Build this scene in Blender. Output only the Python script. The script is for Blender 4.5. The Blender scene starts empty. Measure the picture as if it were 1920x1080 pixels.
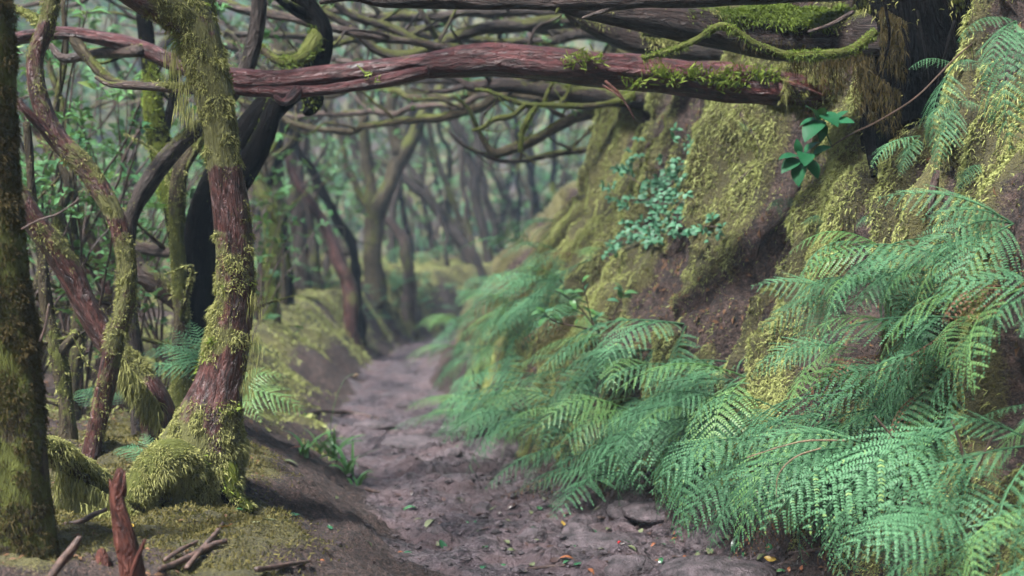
import bpy, math, random
import numpy as np
from mathutils import Vector, Matrix

rng = np.random.default_rng(11)
random.seed(5)
SC = bpy.context.scene
COL = SC.collection

# ------------------------------------------------------------------ camera, sky, sun, exposure
FPX = 2667.0                                   # focal length in pixels of the 1920 px wide photograph
CAM = np.array([0.0, 0.0, 1.5])
PITCH = math.atan(60.0 / FPX)
cam_d = bpy.data.cameras.new('camera')
cam_d.sensor_width = 36.0
cam_d.lens = FPX * 36.0 / 1920.0
cam_d.clip_start = 0.05
cam_d.clip_end = 600.0
cam_d.dof.use_dof = True
cam_d.dof.focus_distance = 6.5
cam_d.dof.aperture_fstop = 1.7
cam_o = bpy.data.objects.new('camera', cam_d)
COL.objects.link(cam_o)
cam_o.location = CAM
cam_o.rotation_euler = (math.pi / 2 - PITCH, 0, 0)
SC.camera = cam_o

SUN_EL, SUN_AZ = 56.0, 226.0                   # azimuth clockwise from +Y: behind the camera, to the left
world = bpy.data.worlds.new('World')
SC.world = world
world.use_nodes = True
wn = world.node_tree.nodes
wl = world.node_tree.links
bg = wn['Background']
sky = wn.new('ShaderNodeTexSky')
sky.sky_type = 'NISHITA'
sky.sun_disc = False
sky.sun_elevation = math.radians(SUN_EL)
sky.sun_rotation = math.radians(SUN_AZ)
sky.air_density = 1.0
sky.dust_density = 3.0
sky.ozone_density = 1.0
wl.new(sky.outputs[0], bg.inputs[0])
bg.inputs[1].default_value = 0.058

sun_d = bpy.data.lights.new('sun', 'SUN')
sun_d.energy = 4.0
sun_d.angle = math.radians(10)
sun_d.color = (1.0, 0.985, 0.965)
sun_o = bpy.data.objects.new('sun', sun_d)
COL.objects.link(sun_o)
_az, _el = math.radians(SUN_AZ), math.radians(SUN_EL)
sdir = Vector((math.sin(_az) * math.cos(_el), math.cos(_az) * math.cos(_el), math.sin(_el)))
sun_o.rotation_euler = sdir.to_track_quat('Z', 'Y').to_euler()

SC.view_settings.view_transform = 'Standard'
SC.view_settings.look = 'None'
SC.view_settings.gamma = 1.0
SC.view_settings.use_curve_mapping = False
SC.view_settings.exposure = 2.25
SC.render.engine = 'CYCLES'
SC.cycles.use_denoising = True
SC.cycles.max_bounces = 4
SC.cycles.diffuse_bounces = 2
SC.cycles.glossy_bounces = 2
SC.cycles.transmission_bounces = 3
SC.cycles.volume_bounces = 0
SC.cycles.use_adaptive_sampling = True
SC.cycles.adaptive_threshold = 0.03
SC.cycles.use_light_tree = False

# ------------------------------------------------------------------ helpers: noise, projection, meshes
def _hash(i, j, k):
    n = (i * 374761393 + j * 668265263 + k * 2147483647 + 1274126177) & 0xFFFFFFFF
    n = ((n ^ (n >> 13)) * 1274126177) & 0xFFFFFFFF
    n = ((n ^ (n >> 16)) * 2246822519) & 0xFFFFFFFF
    return ((n ^ (n >> 15)) & 0xFFFFFF) / float(0xFFFFFF)

def vn(p):
    """smooth value noise in [-1, 1] at points (N,3)"""
    p = np.asarray(p, float)
    f = np.floor(p)
    q = p - f
    i = f.astype(np.int64)
    u = q * q * q * (q * (q * 6 - 15) + 10)
    r = 0
    for dx in (0, 1):
        wx = u[:, 0] if dx else 1 - u[:, 0]
        for dy in (0, 1):
            wy = u[:, 1] if dy else 1 - u[:, 1]
            for dz in (0, 1):
                wz = u[:, 2] if dz else 1 - u[:, 2]
                r = r + wx * wy * wz * _hash(i[:, 0] + dx, i[:, 1] + dy, i[:, 2] + dz)
    return r * 2 - 1

def fbm(p, o=4, g=0.5, l=2.03):
    p = np.asarray(p, float)
    a, s, r = 1.0, 0.0, 0
    for k in range(o):
        r = r + a * vn(p + 17.3 * k)
        s += a
        a *= g
        p = p * l
    return r / s

def sstep(a, b, x):
    t = np.clip((np.asarray(x, float) - a) / (b - a), 0, 1)
    return t * t * (3 - 2 * t)

_cp, _sp = math.cos(PITCH), math.sin(PITCH)
RIGHT = np.array([1.0, 0, 0])
FWD = np.array([0, _cp, -_sp])
UPV = np.array([0, _sp, _cp])

def P(px, py, d):
    """world point seen at photo pixel (px, py) at distance d along the viewing axis"""
    return CAM + d * (RIGHT * (px - 960) / FPX + UPV * (540 - py) / FPX + FWD)

def W(wpx, d):
    return wpx * d / FPX

def mesh_np(name, verts, faces, attrs=None, smooth=True):
    """faces: list of (n,3) / (n,4) int arrays"""
    me = bpy.data.meshes.new(name)
    verts = np.ascontiguousarray(verts, np.float32)
    me.vertices.add(len(verts))
    me.vertices.foreach_set('co', verts.ravel())
    faces = [np.asarray(f, np.int32) for f in faces if len(f)]
    nl = sum(f.size for f in faces)
    npoly = sum(len(f) for f in faces)
    me.loops.add(nl)
    me.polygons.add(npoly)
    me.loops.foreach_set('vertex_index', np.concatenate([f.ravel() for f in faces]))
    tot = np.concatenate([np.full(len(f), f.shape[1], np.int32) for f in faces])
    start = np.concatenate([[0], np.cumsum(tot)[:-1]]).astype(np.int32)
    me.polygons.foreach_set('loop_start', start)
    me.polygons.foreach_set('loop_total', tot)
    if smooth:
        me.polygons.foreach_set('use_smooth', np.ones(npoly, bool))
    for k, v in (attrs or {}).items():
        v = np.ascontiguousarray(v, np.float32)
        if v.ndim == 2:
            a = me.attributes.new(k, 'FLOAT_VECTOR', 'POINT')
            a.data.foreach_set('vector', v.ravel())
        else:
            a = me.attributes.new(k, 'FLOAT', 'POINT')
            a.data.foreach_set('value', v)
    me.update(calc_edges=True)
    return me

def obj(name, me, mat=None, parent=None):
    if mat is not None and not me.materials:
        me.materials.append(mat)
    o = bpy.data.objects.new(name, me)
    COL.objects.link(o)
    if parent is not None:
        o.parent = parent
        o.matrix_parent_inverse = Matrix.Translation(-parent.location) if parent.type == 'EMPTY' and not parent.rotation_euler.z else Matrix()
    return o

def tag(o, label=None, cat=None, group=None, kind=None):
    if label: o['label'] = label
    if cat: o['category'] = cat
    if group: o['group'] = group
    if kind: o['kind'] = kind
    return o

def thing(name, label, cat, loc, group=None):
    e = bpy.data.objects.new(name, None)
    e.empty_display_size = 0.1
    COL.objects.link(e)
    e.location = Vector([float(v) for v in loc])
    return tag(e, label, cat, group)

class MB:
    """collects vertices, faces and per-vertex attributes for one mesh"""
    def __init__(s):
        s.v, s.f, s.a, s.n = [], [], {}, 0
    def add(s, v, faces, **attrs):
        v = np.asarray(v, float).reshape(-1, 3)
        for f in faces:
            if len(f): s.f.append(np.asarray(f, np.int64) + s.n)
        for k, x in attrs.items(): s.a.setdefault(k, []).append(np.asarray(x, float))
        s.v.append(v)
        s.n += len(v)
    def mesh(s, name, smooth=True):
        at = {k: np.concatenate(x) for k, x in s.a.items()}
        q = [f for f in s.f if f.shape[1] == 4]
        t = [f for f in s.f if f.shape[1] == 3]
        fs = ([np.concatenate(q)] if q else []) + ([np.concatenate(t)] if t else [])
        return mesh_np(name, np.concatenate(s.v), fs, at, smooth)

def norm(v):
    v = np.asarray(v, float)
    return v / np.maximum(np.linalg.norm(v, axis=-1, keepdims=True), 1e-9)

# ------------------------------------------------------------------ materials
def new_mat(name):
    m = bpy.data.materials.new(name)
    m.use_nodes = True
    nt = m.node_tree
    b = nt.nodes['Principled BSDF']
    return m, nt, nt.nodes, nt.links, b

def nd(nt, t, **kw):
    n = nt.nodes.new(t)
    for k, v in kw.items():
        if k.startswith('i_'): n.inputs[k[2:].replace('_', ' ')].default_value = v
        else: setattr(n, k, v)
    return n

def ramp(nt, src, stops, interp='LINEAR'):
    r = nt.nodes.new('ShaderNodeValToRGB')
    r.color_ramp.interpolation = interp
    el = r.color_ramp.elements
    while len(el) < len(stops): el.new(0.5)
    for e, (p, c) in zip(el, stops):
        e.position = p
        e.color = (c[0], c[1], c[2], 1) if not isinstance(c, (int, float)) else (c, c, c, 1)
    nt.links.new(src, r.inputs[0])
    return r.outputs[0]

def mix(nt, fac, a, b, mode='MIX'):
    m = nt.nodes.new('ShaderNodeMix')
    m.data_type = 'RGBA'
    m.blend_type = mode
    for inp, v in ((m.inputs[0], fac), (m.inputs[6], a), (m.inputs[7], b)):
        if isinstance(v, (int, float)): inp.default_value = v
        elif isinstance(v, tuple): inp.default_value = (v[0], v[1], v[2], 1)
        else: nt.links.new(v, inp)
    return m.outputs[2]

def math_n(nt, op, a, b=0.0, clamp=False):
    m = nt.nodes.new('ShaderNodeMath')
    m.operation = op
    m.use_clamp = clamp
    for inp, v in ((m.inputs[0], a), (m.inputs[1], b)):
        if isinstance(v, (int, float)): inp.default_value = v
        else: nt.links.new(v, inp)
    return m.outputs[0]

def noise(nt, vec, scale, detail=5, rough=0.55, dist=0.0):
    n = nt.nodes.new('ShaderNodeTexNoise')
    n.inputs['Scale'].default_value = scale
    n.inputs['Detail'].default_value = detail
    n.inputs['Roughness'].default_value = rough
    n.inputs['Distortion'].default_value = dist
    if vec is not None: nt.links.new(vec, n.inputs['Vector'])
    return n.outputs['Fac']

def attr(nt, name, out='Fac'):
    a = nt.nodes.new('ShaderNodeAttribute')
    a.attribute_name = name
    return a.outputs[out]

def bump(nt, h, strength, dist, bsdf, prev=None):
    b = nt.nodes.new('ShaderNodeBump')
    b.inputs['Strength'].default_value = strength
    b.inputs['Distance'].default_value = dist
    nt.links.new(h, b.inputs['Height'])
    if prev is not None: nt.links.new(prev, b.inputs['Normal'])
    if bsdf is not None: nt.links.new(b.outputs[0], bsdf.inputs['Normal'])
    return b.outputs[0]

def obj_co(nt):
    return nt.nodes.new('ShaderNodeTexCoord').outputs['Object']

def geo_pos(nt):
    return nt.nodes.new('ShaderNodeNewGeometry').outputs['Position']

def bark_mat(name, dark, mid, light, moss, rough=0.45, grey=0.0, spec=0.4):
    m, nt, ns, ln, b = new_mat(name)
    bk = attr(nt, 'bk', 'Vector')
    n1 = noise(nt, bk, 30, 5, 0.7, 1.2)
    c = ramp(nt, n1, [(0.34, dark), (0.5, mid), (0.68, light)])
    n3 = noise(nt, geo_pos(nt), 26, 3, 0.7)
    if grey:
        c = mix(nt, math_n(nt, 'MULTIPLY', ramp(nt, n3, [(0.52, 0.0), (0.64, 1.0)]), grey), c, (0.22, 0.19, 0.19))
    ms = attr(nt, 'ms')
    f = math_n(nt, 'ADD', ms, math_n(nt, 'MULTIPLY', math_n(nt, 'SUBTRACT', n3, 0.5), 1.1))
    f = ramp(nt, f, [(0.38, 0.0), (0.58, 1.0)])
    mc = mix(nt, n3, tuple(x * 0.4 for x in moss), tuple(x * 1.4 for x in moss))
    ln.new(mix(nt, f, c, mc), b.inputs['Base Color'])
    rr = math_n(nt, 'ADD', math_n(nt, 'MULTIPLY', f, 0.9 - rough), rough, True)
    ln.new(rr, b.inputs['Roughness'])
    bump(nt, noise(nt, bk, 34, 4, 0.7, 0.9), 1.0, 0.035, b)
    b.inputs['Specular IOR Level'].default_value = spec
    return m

def leaf_mat(name, c1, c2, rough=0.4, trans=0.25, spec=0.5, tint=None, bumpy=0.0):
    """foliage: base varies between c1 and c2 with the per-vertex 'tint' and the object"""
    m, nt, ns, ln, b = new_mat(name)
    t = attr(nt, 'tint')
    oi = ns.new('ShaderNodeObjectInfo').outputs['Random']
    f = math_n(nt, 'ADD', math_n(nt, 'MULTIPLY', t, 0.55), math_n(nt, 'MULTIPLY', oi, 0.5), True)
    if tint:
        c = ramp(nt, f, [(0.0, c1), (0.72, c2), (0.9, c2), (1.0, tint)])
    else:
        c = mix(nt, f, c1, c2)
    ln.new(c, b.inputs['Base Color'])
    b.inputs['Roughness'].default_value = rough
    b.inputs['Specular IOR Level'].default_value = spec
    if bumpy:
        bump(nt, noise(nt, geo_pos(nt), 160, 2), bumpy, 0.004, b)
    if trans:
        tr = ns.new('ShaderNodeBsdfTranslucent')
        ln.new(mix(nt, 0.4, c, (0.16, 0.24, 0.04)), tr.inputs['Color'])
        ms = ns.new('ShaderNodeMixShader')
        ms.inputs[0].default_value = trans
        ln.new(b.outputs[0], ms.inputs[1])
        ln.new(tr.outputs[0], ms.inputs[2])
        ln.new(ms.outputs[0], ns['Material Output'].inputs['Surface'])
    return m

def plain_mat(name, c1, c2, scale=12, rough=0.6, bmp=0.4, bd=0.01):
    m, nt, ns, ln, b = new_mat(name)
    n = noise(nt, geo_pos(nt), scale, 5, 0.6)
    ln.new(ramp(nt, n, [(0.35, c1), (0.65, c2)]), b.inputs['Base Color'])
    b.inputs['Roughness'].default_value = rough
    bump(nt, noise(nt, geo_pos(nt), scale * 3, 4, 0.6), bmp, bd, b)
    return m

M = {}
M['red'] = bark_mat('red_bark', (0.007, 0.004, 0.0035), (0.042, 0.015, 0.0125), (0.120, 0.047, 0.039), (0.085, 0.085, 0.026), 0.42, 0.14, 0.35)
M['red_wet'] = bark_mat('wet_red_bark', (0.007, 0.003, 0.0035), (0.050, 0.013, 0.013), (0.115, 0.036, 0.036), (0.085, 0.085, 0.026), 0.42, 0.04, 0.28)
M['brown'] = bark_mat('brown_bark', (0.010, 0.007, 0.006), (0.045, 0.028, 0.022), (0.12, 0.08, 0.066), (0.08, 0.085, 0.02), 0.5, 0.1, 0.3)
M['dusky'] = bark_mat('dusky_bark', (0.005, 0.004, 0.0035), (0.018, 0.011, 0.009), (0.052, 0.032, 0.027), (0.07, 0.078, 0.018), 0.6, 0.05, 0.2)
M['dark'] = bark_mat('shaded_dark_bark', (0.0008, 0.0008, 0.0009), (0.002, 0.0018, 0.0018), (0.008, 0.0065, 0.006), (0.07, 0.085, 0.015), 0.7, 0.0, 0.04)  # dark bark, with the shade under the crowns put into its colour
M['mossy'] = bark_mat('mossy_bark', (0.014, 0.011, 0.007), (0.042, 0.032, 0.019), (0.09, 0.075, 0.045), (0.08, 0.09, 0.022), 0.7, 0.0, 0.15)
M['grey'] = bark_mat('grey_brown_bark', (0.008, 0.0065, 0.006), (0.030, 0.023, 0.020), (0.085, 0.068, 0.060), (0.065, 0.07, 0.022), 0.6, 0.0, 0.15)
M['moss'] = leaf_mat('feather_moss', (0.075, 0.075, 0.022), (0.29, 0.29, 0.105), 0.75, 0.22, 0.1, tint=(0.48, 0.48, 0.21))
M['moss_brown'] = leaf_mat('brown_moss', (0.012, 0.009, 0.004), (0.062, 0.046, 0.017), 0.8, 0.2, 0.1, tint=(0.13, 0.12, 0.045))
M['moss_bright'] = leaf_mat('bright_moss', (0.06, 0.09, 0.012), (0.16, 0.22, 0.03), 0.7, 0.3, 0.25, tint=(0.26, 0.32, 0.06))
M['moss_bank'] = leaf_mat('bank_moss', (0.075, 0.082, 0.026), (0.27, 0.29, 0.10), 0.75, 0.2, 0.1, tint=(0.42, 0.46, 0.18))
M['moss_ground'] = leaf_mat('ground_moss', (0.055, 0.045, 0.014), (0.19, 0.165, 0.052), 0.8, 0.2, 0.2, tint=(0.24, 0.25, 0.07))
M['fern'] = leaf_mat('fern_frond', (0.018, 0.064, 0.028), (0.086, 0.205, 0.098), 0.55, 0.18, 0.2, tint=(0.20, 0.30, 0.10))
M['fern_yellow'] = leaf_mat('yellow_green_frond', (0.07, 0.18, 0.05), (0.17, 0.30, 0.10), 0.45, 0.3, 0.5)
M['fern_dead'] = leaf_mat('withered_frond', (0.07, 0.035, 0.018), (0.16, 0.08, 0.04), 0.7, 0.15, 0.3)
M['leaf'] = leaf_mat('laurel_leaf', (0.018, 0.075, 0.030), (0.075, 0.185, 0.065), 0.5, 0.25, 0.25, tint=(0.24, 0.31, 0.09))
M['leaf_gloss'] = leaf_mat('glossy_leaf', (0.010, 0.070, 0.026), (0.022, 0.115, 0.050), 0.5, 0.12, 0.14)
M['leaf_teal'] = leaf_mat('bluish_leaflet', (0.025, 0.11, 0.055), (0.085, 0.22, 0.12), 0.5, 0.2, 0.3)
M['grass'] = leaf_mat('strap_leaf', (0.035, 0.13, 0.035), (0.11, 0.26, 0.07), 0.35, 0.25, 0.5)
M['lf_green'] = leaf_mat('fallen_leaf_green', (0.02, 0.085, 0.035), (0.05, 0.15, 0.06), 0.25, 0.1, 0.6)
M['lf_pale'] = leaf_mat('fallen_leaf_pale', (0.09, 0.11, 0.05), (0.20, 0.22, 0.12), 0.5, 0.1, 0.3)
M['lf_yellow'] = leaf_mat('fallen_leaf_yellow', (0.38, 0.24, 0.03), (0.52, 0.34, 0.06), 0.4, 0.15, 0.4)
M['lf_orange'] = leaf_mat('fallen_leaf_orange', (0.16, 0.05, 0.02), (0.30, 0.11, 0.04), 0.45, 0.12, 0.4)
M['lf_brown'] = leaf_mat('fallen_leaf_brown', (0.025, 0.016, 0.014), (0.10, 0.055, 0.045), 0.35, 0.05, 0.5)
M['crumb'] = leaf_mat('wet_leaf_crumb', (0.006, 0.005, 0.005), (0.045, 0.028, 0.025), 0.4, 0.0, 0.4)
M['stem'] = plain_mat('stem', (0.03, 0.018, 0.012), (0.09, 0.05, 0.035), 60, 0.55)
M['stem_green'] = plain_mat('green_stem', (0.03, 0.06, 0.02), (0.07, 0.13, 0.04), 60, 0.5)
M['twig'] = plain_mat('twig', (0.025, 0.016, 0.014), (0.11, 0.065, 0.05), 40, 0.6)
M['red_wood'] = bark_mat('rotten_red_wood', (0.012, 0.005, 0.004), (0.065, 0.020, 0.014), (0.15, 0.055, 0.038), (0.06, 0.04, 0.02), 0.55, 0.0, 0.25)
M['rock'] = plain_mat('muddy_rock', (0.022, 0.017, 0.018), (0.115, 0.088, 0.095), 14, 0.6, 1.0, 0.03)
M['stalk'] = plain_mat('dry_stalk', (0.10, 0.065, 0.035), (0.20, 0.14, 0.08), 40, 0.6)
M['berry'] = plain_mat('berry', (0.35, 0.01, 0.015), (0.4, 0.02, 0.02), 40, 0.25, 0.05)

# ------------------------------------------------------------------ terrain
_pl = np.array([(1.6, -20), (1.2, -4), (0.95, 0), (0.75, 4), (0.48, 6.7), (-0.22, 8.9), (-0.72, 11), (-1.10, 13.3), (-1.45, 18),
                (-1.52, 22.5), (-1.30, 25.5), (-0.4, 28), (1.6, 29.6), (5, 30.6), (12, 32), (40, 36), (80, 40)], float)
def _cr(pts, n):
    pts = np.asarray(pts, float)
    p = np.vstack([2 * pts[0] - pts[1], pts, 2 * pts[-1] - pts[-2]])
    out = []
    for i in range(1, len(p) - 2):
        t = np.linspace(0, 1, n, endpoint=False)[:, None]
        a, b, c, d = p[i - 1], p[i], p[i + 1], p[i + 2]
        out.append(0.5 * (2 * b + (c - a) * t + (2 * a - 5 * b + 4 * c - d) * t ** 2 + (3 * b - a - 3 * c + d) * t ** 3))
    out.append(p[-2][None])
    return np.vstack(out)
PATH = _cr(_pl, 5)
_A, _B = PATH[:-1], PATH[1:]
_AB = _B - _A
_L2 = (_AB ** 2).sum(1)
_ys = PATH[:, 1]

def _path_exact(x, y):
    """signed distance from the path's centre line (positive to the right) and the y of the nearest point"""
    x, y = np.ravel(x).astype(float), np.ravel(y).astype(float)
    S, Y = np.empty(len(x)), np.empty(len(x))
    for k in range(0, len(x), 40000):
        q = np.stack([x[k:k + 40000], y[k:k + 40000]], 1)
        d = q[:, None, :] - _A[None]
        t = np.clip((d * _AB[None]).sum(2) / _L2, 0, 1)
        e = d - t[..., None] * _AB[None]
        dd = (e ** 2).sum(2)
        j = dd.argmin(1)
        r = np.arange(len(q))
        cr = _AB[j, 1] * d[r, j, 0] - _AB[j, 0] * d[r, j, 1]
        S[k:k + 40000] = np.sqrt(dd[r, j]) * np.where(cr >= 0, 1, -1)
        Y[k:k + 40000] = _A[j, 1] + t[r, j] * _AB[j, 1]
    return S, Y

_lx, _ly = np.arange(-9.0, 7.01, 0.05), np.arange(1.5, 34.01, 0.06)
_LS, _LY = [a.reshape(len(_ly), len(_lx)) for a in _path_exact(*np.meshgrid(_lx, _ly))]
def path_s(x, y):
    """the same, looked up in a table near the path"""
    x, y = np.ravel(x).astype(float), np.ravel(y).astype(float)
    S, Y = np.empty(len(x)), np.empty(len(x))
    fx, fy = (x - _lx[0]) / 0.05, (y - _ly[0]) / 0.06
    ins = (fx >= 0) & (fy >= 0) & (fx < len(_lx) - 1.01) & (fy < len(_ly) - 1.01)
    if (~ins).any(): S[~ins], Y[~ins] = _path_exact(x[~ins], y[~ins])
    fx, fy = fx[ins], fy[ins]
    i, j = fx.astype(int), fy.astype(int)
    u, v = fx - i, fy - j
    for A, B in ((_LS, S), (_LY, Y)):
        B[ins] = (A[j, i] * (1 - u) + A[j, i + 1] * u) * (1 - v) + (A[j + 1, i] * (1 - u) + A[j + 1, i + 1] * u) * v
    return S, Y

def prof(x, y):
    s, yn = path_s(x, y)
    hw = np.interp(yn, [4, 6.7, 9, 13, 17, 24, 30], [0.85, 0.78, 0.60, 0.52, 0.42, 0.38, 0.5])
    return s, yn, hw

def height(x, y, detail=True, pr=None):
    sh = np.shape(x)
    x, y = np.ravel(x).astype(float), np.ravel(y).astype(float)
    s, yn, hw = pr or prof(x, y)
    p3 = np.stack([x, y, np.zeros_like(x)], 1)
    wob = 0.10 * vn(p3 * [1.3, 1.3, 1]) if detail else 0
    ll = np.maximum(-s - hw + wob, 0)
    lr = np.maximum(s - hw + wob, 0)
    # left side
    HL = np.interp(yn, [4, 9, 11, 15, 18, 22, 26, 30], [0.36, 0.38, 0.46, 0.60, 0.76, 0.98, 1.15, 1.25])
    WL = np.interp(yn, [4, 8, 10, 16, 20, 28], [0.85, 1.0, 1.3, 1.4, 1.0, 0.75])
    zl = HL * sstep(0, 1, ll / WL) + np.where(yn > 11, 0.10, 0.015) * np.clip(ll - WL, 0, 3.5)
    # right side: steep bank, lower and gentler past y = 14
    far = sstep(12.2, 16.0, yn)
    top = 4.2 * (1 - far) + 2.1 * far
    zb = np.interp(yn, [5, 6.5, 8, 10, 13, 16], [0.6, 0.9, 1.25, 1.5, 1.85, 2.1])
    s1 = np.interp(yn, [6, 13, 16], [1.7, 1.5, 1.15])
    s2 = np.interp(yn, [12.4, 16], [4.2, 1.15])
    l0 = np.maximum(lr - 0.12, 0)
    k = np.where(l0 < zb / s1, l0 * s1, zb + (l0 - zb / s1) * s2)
    zr = 0.10 * sstep(0, 0.2, lr) + np.where(k < top, k, top + (k - top) * 0.05)
    zr = np.where(yn > 26, np.minimum(zr, 1.6 + 0.1 * lr), zr)
    z = zl + zr
    # the wooded hillside that closes the view
    r = np.hypot(x * 0.9, y)
    z = z + np.clip(r - 62, 0, 40) * 0.55 + np.clip(-x - 11, 0, 30) * 0.5 + np.clip(-y - 8, 0, 20) * 0.6  # last term: unseen rise behind the camera, added to block low sky light
    if detail:
        onp = np.clip(1 - np.maximum(np.abs(s) - hw, 0) / 0.35, 0, 1)
        near = sstep(60, 20, y)
        z = z + near * (1 - onp) * (0.10 * vn(p3 * 0.9 + 3.1) + 0.05 * vn(p3 * 2.6 + 9.7))
        # trodden, hummocky mud
        hum = 0.05 * vn(p3 * 2.1 + 40.0) + 0.036 * vn(p3 * 5.3 + 11.0) + 0.026 * vn(p3 * 11.0 + 23.0)
        z = z + near * hum * (0.55 + 0.45 * onp)
        z = z - 0.05 * onp
    return z.reshape(sh) if sh else float(z[0])

def hit(px, py, dmin=3.5, dmax=60.0, n=900):
    """first point of the ground seen at a photo pixel"""
    d = np.geomspace(dmin, dmax, n)
    q = P(px, py, 1.0) - CAM
    pts = CAM + d[:, None] * q
    h = height(pts[:, 0], pts[:, 1])
    below = np.nonzero(pts[:, 2] < h)[0]
    if not len(below): return None
    i = below[0]
    if i == 0: return pts[0]
    a, b = pts[i - 1], pts[i]
    da, db = a[2] - h[i - 1], b[2] - h[i]
    t = da / (da - db)
    return a + (b - a) * t

def hits(px, py, dmin=3.5, dmax=45.0, n=420):
    px, py = np.ravel(px), np.ravel(py)
    d = np.geomspace(dmin, dmax, n)
    out = np.full((len(px), 3), np.nan)
    for k in range(len(px)):
        q = P(px[k], py[k], 1.0) - CAM
        pts = CAM + d[:, None] * q
        h = height(pts[:, 0], pts[:, 1])
        b = np.nonzero(pts[:, 2] < h)[0]
        if len(b) and b[0] > 0:
            i = b[0]
            da, db = pts[i - 1, 2] - h[i - 1], pts[i, 2] - h[i]
            out[k] = pts[i - 1] + (pts[i] - pts[i - 1]) * (da / (da - db))
    return out

def ground(x, y):
    return np.array([x, y, height(np.array([x]), np.array([y]))[0]])

def gnormal(x, y, e=0.12):
    x, y = np.ravel(x), np.ravel(y)
    hx = (height(x + e, y) - height(x - e, y)) / (2 * e)
    hy = (height(x, y + e) - height(x, y - e)) / (2 * e)
    return norm(np.stack([-hx, -hy, np.ones_like(hx)], 1))

def _axis(segs):
    out = [segs[0][0]]
    for a, b, st in segs:
        n = max(1, int(round((b - a) / st)))
        out += list(np.linspace(a, b, n + 1)[1:])
    return np.array(out)
GX = _axis([(-80, -20, 5), (-20, -8, 1.0), (-8, -3.4, 0.16), (-3.4, 0, 0.035), (0, 3.2, 0.025), (3.2, 6, 0.1), (6, 14, 0.6), (14, 80, 5)])
GY = _axis([(-30, 2, 2.0), (2, 4, 0.12), (4, 10, 0.032), (10, 16, 0.055), (16, 32, 0.13), (32, 50, 0.8), (50, 110, 3)])
XX, YY = np.meshgrid(GX, GY)
_s, _yn, _hw = PR = prof(XX, YY)
ZZ = height(XX, YY, True, PR)
_V = np.stack([XX.ravel(), YY.ravel(), ZZ.ravel()], 1)

def bank_moss(p):
    """0..1: where thick moss hangs on the right bank (clumps drawn out down the slope)"""
    q = np.stack([p[:, 0] * 0.5 + p[:, 1] * 2.0, p[:, 1] * 2.4 - p[:, 0], p[:, 2] * 0.75], 1)
    return sstep(-0.16, 0.18, fbm(q + 5.0, 3) + 0.12 * vn(p * 7) + 0.15 - 1.2 * hollow(p))

def hollow(p):
    """the washed-out hole under the roots of the tree on the bank"""
    return np.exp(-((p[:, 1] - 7.45) / 0.42) ** 2 - ((p[:, 2] - 2.75) / 0.55) ** 2)

def left_moss(p):
    return sstep(-0.25, 0.25, fbm(p * [1.1, 1.1, 1.1] + 31.0, 3) + 0.06 + 0.14 * sstep(10, 15, p[:, 1]))

def bank_bulge(p, lr_, bm_):
    """how far moss cushions, ledges and hollows push the steep bank out along its normal"""
    q = np.stack([p[:, 0] * 1.6, p[:, 1] * 2.6, p[:, 2] * 1.3], 1)
    drape = 1 - np.abs(vn(np.stack([p[:, 0] * 1.2 + 3, p[:, 1] * 5.5, p[:, 2] * 1.1], 1))) * 2
    return sstep(0.2, 0.6, lr_) * (0.12 * bm_ + 0.20 * fbm(q + 70, 3) + 0.05 * drape * bm_ + 0.06 * fbm(p * 7 + 20, 3) - 0.55 * hollow(p)) * sstep(40, 20, p[:, 1])

_lr = _s - _hw
_ll = -_s - _hw
_gy, _gx = np.gradient(ZZ, GY, GX)
nrm = norm(np.stack([-_gx.ravel(), -_gy.ravel(), np.ones(_gx.size)], 1))
bm = bank_moss(_V) * sstep(0.15, 0.5, _lr)
lm = left_moss(_V) * sstep(0.0, 0.5, _ll - np.interp(_V[:, 1], [8, 10], [0.35, 0.05]) + 0.25 * vn(_V * [2.2, 2.2, 1] + 8))
# moss cushions and earth ledges bulge out of the steep bank
bul = bank_bulge(_V, _lr, bm)
fine = 0.026 * fbm(_V * 22 + 3, 3) * sstep(18, 8, _V[:, 1])
_V = _V + nrm * (bul + fine)[:, None]
pathm = 1 - sstep(-0.08, 0.16, np.maximum(_ll * np.interp(_V[:, 1], [7, 9.5], [0.30, 1.0]), _lr * 1.3) + 0.09 * vn(_V * [3, 3, 1] + 50))
mossm = np.maximum(bm, lm)

ny, nx = XX.shape
idx = np.arange(nx * ny).reshape(ny, nx)
Q = np.stack([idx[:-1, :-1], idx[:-1, 1:], idx[1:, 1:], idx[1:, :-1]], -1).reshape(-1, 4)
qs = np.stack([_ll[Q].mean(1), _lr[Q].mean(1)], 1)

m, nt, ns, ln, b = new_mat('earth')
gp = geo_pos(nt)
pm, mm = attr(nt, 'pathm'), attr(nt, 'mossm')
n1 = noise(nt, gp, 2.4, 3, 0.6, 0.4)
n2 = noise(nt, gp, 19, 4, 0.68, 0.5)
n3 = noise(nt, gp, 80, 2, 0.7)
hmud = math_n(nt, 'ADD', math_n(nt, 'MULTIPLY', n1, 0.20), math_n(nt, 'ADD', math_n(nt, 'MULTIPLY', n2, 0.42), math_n(nt, 'MULTIPLY', n3, 0.38)))
mud = ramp(nt, hmud, [(0.40, (0.010, 0.008, 0.008)), (0.48, (0.095, 0.072, 0.078)), (0.60, (0.27, 0.215, 0.235))])
mud = mix(nt, ramp(nt, n1, [(0.45, 0.0), (0.62, 0.7)]), mud, mix(nt, n2, (0.075, 0.044, 0.043), (0.21, 0.135, 0.133)))
soil = ramp(nt, math_n(nt, 'ADD', math_n(nt, 'MULTIPLY', n2, 0.55), math_n(nt, 'MULTIPLY', n3, 0.45)),
            [(0.38, (0.008, 0.005, 0.004)), (0.5, (0.045, 0.026, 0.020)), (0.60, (0.10, 0.060, 0.048)), (0.70, (0.22, 0.150, 0.130))])
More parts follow.
